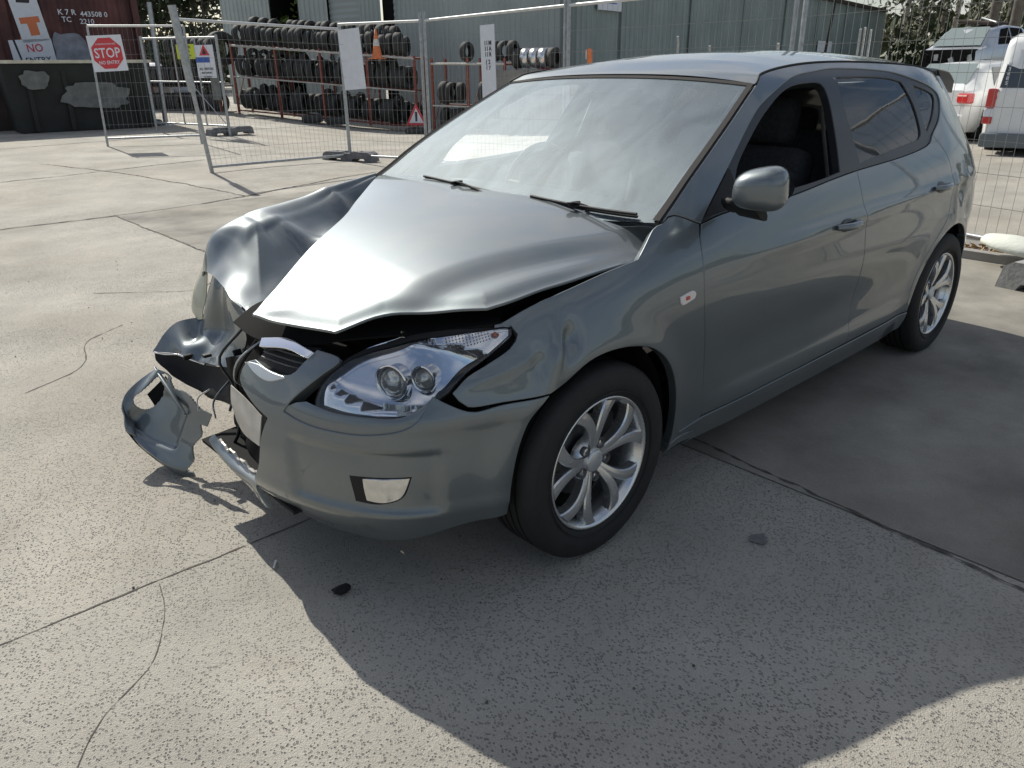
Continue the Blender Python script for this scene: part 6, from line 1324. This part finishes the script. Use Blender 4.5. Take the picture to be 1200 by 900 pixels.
for sg in (-1, 1):
    q = MB(); q.bbox((4.765, .78 * sg, 1.02), (.12, .14, .30), .03); q.build('tail_lamp', M['red'], van)
    q = MB(); q.bbox((4.762, .782 * sg, .80), (.12, .14, .13), .02); q.build('reversing_lamp', M['sign_white'], van)
    q = MB(); q.bbox((4.762, .782 * sg, .68), (.12, .14, .11), .02); q.build('lower_lamp', M['red'], van)
q = MB(); q.bbox((4.84, 0, .38), (.18, 1.66, .22), .04); q.build('rear_bumper', mat('grey_van_bumper', (.14, .16, .17), .6), van)
q = MB(); q.box((4.80, -.14 * sgn, .98), (.02, .62, .055)); q.build('handle_bar', M['black'], van)
for k in range(6): text('window_lettering', 'SB83M0'[k], .075, M['sign_white'], van, (4.806 - .0155 * k * 1.0 + .0, .62 * sgn - .01 * k * 0, 1.25 + .07 * k), (R(90), 0, R(90)))
# crushed dark car and the stripped silver body stacked on it
wp = pol(1122, 23.0); wb = math.atan2(CAMP[1] - wp.y, CAMP[0] - wp.x); 
cd, cg = simple_car('dark crushed car body underneath the stripped silver hatchback', 'car body', Vector((0, 0, 0)), 0, [(0, .3, .8, .85, .6), (.8, .2, .95, 1.0, .6), (1.6, .2, .98, 1.30, .6), (3.2, .2, 1.0, 1.32, .6), (4.1, .3, .95, 1.0, .6)], 1.7, [M['void']], (.8, 3.4), nowheels=True)
cd.scale = (.9, .9, .8); cd.rotation_euler = (0, 0, wb + R(155)); cd.location = wp - Matrix.Rotation(wb + R(155), 3, 'Z') @ Vector((1.2, 0, 0))
wk, wg = simple_car('stripped silver hatchback body without its front, stacked high behind the sedan', 'car body', Vector((0, 0, 0)), 0, [(.55, .30, .78, .80, .70), (.8, .25, .86, .88, .68), (1.35, .2, .90, 1.34, .60), (2.2, .2, .92, 1.45, .56), (3.0, .25, .94, 1.42, .54), (3.6, .3, .98, 1.15, .56), (3.9, .35, .95, 1.0, .62)], 1.70, [M['silver_paint']], (.75, 3.2), openfront=True, nowheels=True)
wr_ = wb + R(180) - R(28); wk.rotation_euler = (0, 0, wr_); wk.scale = (.88, .88, .88); wk.location = wp + Vector((0, 0, .98)) - Matrix.Rotation(wr_, 3, 'Z') @ Vector((1.3, 0, 0))
q = MB(); q.box((.85, 0, .55), (.7, 1.40, .58)); q.build('dark_engine_bay_block', M['void'], wk)  # solid black block painting the shade of the hollow bay
for k in range(9): rnd = random.Random(k); q = MB(); q.box((.46 + .1 * rnd.random(), -.6 + .15 * k, .40 + .3 * rnd.random()), (.1, .16, .12), Matrix.Rotation(rnd.random() * 3, 3, 'X')); q.build('torn_metal', M['void'] if k % 3 else M['galv'], wk)
q = MB(); q.add([(.86, -.66, .90), (.86, .66, .90), (1.44, .52, 1.36), (1.44, -.52, 1.36)], [(0, 1, 2, 3)]); q.v = [(x - .05, y, z + .035) for x, y, z in q.v]; q.build('windscreen', M['sea_glass'], wk)
for sd_ in (-1, 1): wg('side_window', 1.45, 2.15, .12, .88, sd_, .30, .02, M['void']); wg('side_window', 2.25, 3.0, .12, .88, sd_, 0, -.1, M['void'])
q = MB(); q.bbox((2.1, .05, 1.52), (1.0, .9, .10), .04, Matrix.Rotation(.1, 3, 'X')); q.build('roof_scrap', M['timber'], wk)
q = MB(); q.tube([(1.7, -.5, 1.5), (2.1, .1, 1.64), (2.7, .5, 1.52)], .03, 6); q.build('bent_strip', M['galv'], wk)
# pale ute and brown bin beyond the gate at the left
bp_ = pol(156, 31); bb = thing('steel_bin', 'small rusty brown steel bin beyond the gate', 'bin', bp_, R(20)); q = MB(); q.box((0, 0, .75), (1.1, .9, 1.5)); q.build('body', mat('brown_bin', (.14, .05, .035), .8, var=.3), bb); q = MB(); q.box((0, 0, 1.53), (1.2, 1, .06)); q.build('rim', M['bin_patch'], bb)
up_ = pol(178, 36); ut, ug = simple_car('pale old car behind the gate, mostly hidden by the brown bin', 'car', up_, R(70), hp, 1.7, [M['silver_paint']], (.85, 3.45))
for sd_ in (-1, 1): ug('side_window', 1.75, 3.4, .12, .86, sd_, .42, -.1)
pp = pol(196, 33)
cyl = MB(); cyl.tube([(0, -.9, 0), (0, .9, 0)], .38, 16); o = cyl.build('steel_drum', M['galv'], None, pp + Vector((0, 0, .39))); o.rotation_euler = (0, 0, R(60)); tag(o, 'pale steel drum lying beyond the gate', 'drum')

# ------------------------------------------------------------------ trees
def tree(px, d, H, rad, label, kind='leaf', trunk='bark', n=1300, seed=0, lean=.05, clear=.45, size=.22):
    rnd = random.Random(seed); p = pol(px, d); t = thing('gum_tree' if kind == 'leaf' else 'bushy_tree', label, 'tree', p, 0, None)
    top = Vector((rnd.uniform(-1, 1) * lean * H, rnd.uniform(-1, 1) * lean * H, H * .93)); pts = [top * f + Vector((math.sin(f * 5 + seed) * .12, math.cos(f * 4 + seed) * .12, 0)) for f in np.linspace(0, 1, 8)]
    m = MB(); r0 = .012 * H + .05; m.tube(pts, [r0 * (1 - .8 * f) for f in np.linspace(0, 1, 8)], 8); m.build('trunk', M[trunk], t); tips = []
    for k in range(7):
        f = clear + (1 - clear) * k / 7; b = top * f; a = rnd.uniform(0, 6.28); l = rad * rnd.uniform(.6, 1.1) * (1.1 - f * .5); e = b + Vector((math.cos(a) * l, math.sin(a) * l, l * rnd.uniform(.5, 1.1))); m = MB(); m.tube([b, b.lerp(e, .5) + Vector((0, 0, -.1)), e], [r0 * .35, r0 * .2, r0 * .08], 5); m.build('limb', M[trunk], t); tips.append(e); tips.append(b.lerp(e, .6))
    tips.append(top); m = MB()
    for k in range(n):
        c = rnd.choice(tips); v = Vector((rnd.gauss(0, 1), rnd.gauss(0, 1), rnd.gauss(0, .8))) * rad * .26 + c; s_ = size * rnd.uniform(.5, 1.4); a = Vector((rnd.gauss(0, 1), rnd.gauss(0, 1), rnd.gauss(0, 1.3))).normalized(); b = a.orthogonal().normalized() * s_ * .34; a = a * s_; m.add([v - a, v + b, v + a, v - b], [(0, 1, 2, 3)])
    m.build('crown', M['leaf' if kind == 'leaf' else 'leaf_dark'], t); return t
words = ['pale-barked', 'grey-barked', 'slender', 'leaning', 'thick-trunked', 'twisted', 'tall', 'straight']
pos = ['just right of the shed corner', 'right of the shed, nearest its gable', 'in the gap between the shed and the stacked wreck', 'behind the left end of the stacked wreck', 'behind the stacked wreck windscreen', 'behind the roof of the stacked wreck', 'behind the right end of the stacked wreck', 'between the wreck and the van', 'above the left roof corner of the van', 'at the right edge above the van']
i = 0
for px, d, H, rd, cl, tr in ((1047, 64, 15, 2.6, .18, 'bark'), (1058, 70, 17, 2.8, .35, 'bark'), (1070, 60, 14, 2.2, .16, 'bark_dark'), (1084, 75, 18, 2.6, .45, 'bark_dark'), (1098, 68, 17, 2.2, .5, 'bark'), (1113, 72, 18, 2.6, .42, 'bark_dark'), (1130, 62, 16, 2.8, .3, 'bark_dark'), (1148, 58, 17, 3.0, .25, 'bark'), (1166, 54, 16, 3.2, .18, 'bark_dark'), (1192, 52, 16, 3.4, .15, 'bark')):
    tree(px, d, H, rd, '%s gum tree %s' % (words[i % 8], pos[i]), 'leaf', tr, 1500, 20 + i, clear=cl, size=.24); i += 1
for k, (px, d) in enumerate(((1143, 44), (1168, 42))):
    p = pol(px, d); m = MB(); m.tube([(0, 0, 0), (.15, .1, 6), (.5, .3, 13)], [.22, .18, .12], 10); o = m.build('bare_trunk', M['bark_dark'], None, p); tag(o, ('left' if k == 0 else 'right') + ' one of two dark bare tree trunks rising behind the stacked wreck', 'tree trunk')
i = 0
for px, d, H in ((128, 58, 9), (158, 62, 10), (190, 60, 9.5), (222, 64, 10), (252, 60, 9), (285, 66, 9)):
    tree(px, d, H, 3.4, 'dense dark tree behind the yard, %s' % ['rising beside the container corner', 'left of the thick gate post', 'above the thick gate post', 'above the yellow sign', 'touching the left end of the shed', 'mostly hidden by the shed'][i], 'bushy', 'bark_dark', 1500, 60 + i, clear=.12, size=.34); i += 1
# undergrowth and far wood closing the horizon; unseen part of the ring added for reflections
rnd = random.Random(77); m = MB()
for k in range(26000):
    a = rnd.uniform(0, 2 * math.pi); d = rnd.uniform(84, 105); hh = 5.5 + 2.5 * mnoise.noise(Vector((math.cos(a) * 6, math.sin(a) * 6, 0))) + 1.2 * mnoise.noise(Vector((math.cos(a) * 30, math.sin(a) * 30, 4)))
    z = hh * rnd.random() ** .7; x, y = CAMP[0] + d * math.cos(a), CAMP[1] + d * math.sin(a); s_ = rnd.uniform(.5, 1.1); v = Vector((x, y, z)); aa = Vector((rnd.gauss(0, 1), rnd.gauss(0, 1), rnd.gauss(0, 1))).normalized(); b = aa.orthogonal().normalized() * s_ * .6; aa = aa * s_; m.add([v - aa, v + b, v + aa, v - b], [(0, 1, 2, 3)])
tag(m.build('far_wood_reflection_ring', M['leaf_dark']), 'dark line of scrub and far trees, unseen parts added for reflections', 'wood', kind='stuff')
for nm, (px0, px1, d, h_, n_) in {'scrub': (1035, 1230, 50, 2.6, 5200), 'scrub2': (120, 262, 50, 2.4, 3200)}.items():
    m = MB()
    for k in range(n_):
        v = pol(rnd.uniform(px0, px1), d + rnd.uniform(-3, 5)); v.z += h_ * rnd.random() ** .8 * (1 + .4 * mnoise.noise(v * .3)); s_ = rnd.uniform(.12, .30); aa = Vector((rnd.gauss(0, 1), rnd.gauss(0, 1), rnd.gauss(0, 1))).normalized(); b = aa.orthogonal().normalized() * s_ * .5; aa = aa * s_; m.add([v - aa, v + b, v + aa, v - b], [(0, 1, 2, 3)])
    tag(m.build('undergrowth', M['leaf_dark']), 'tangled undergrowth at the foot of the trees', 'undergrowth', kind='stuff')
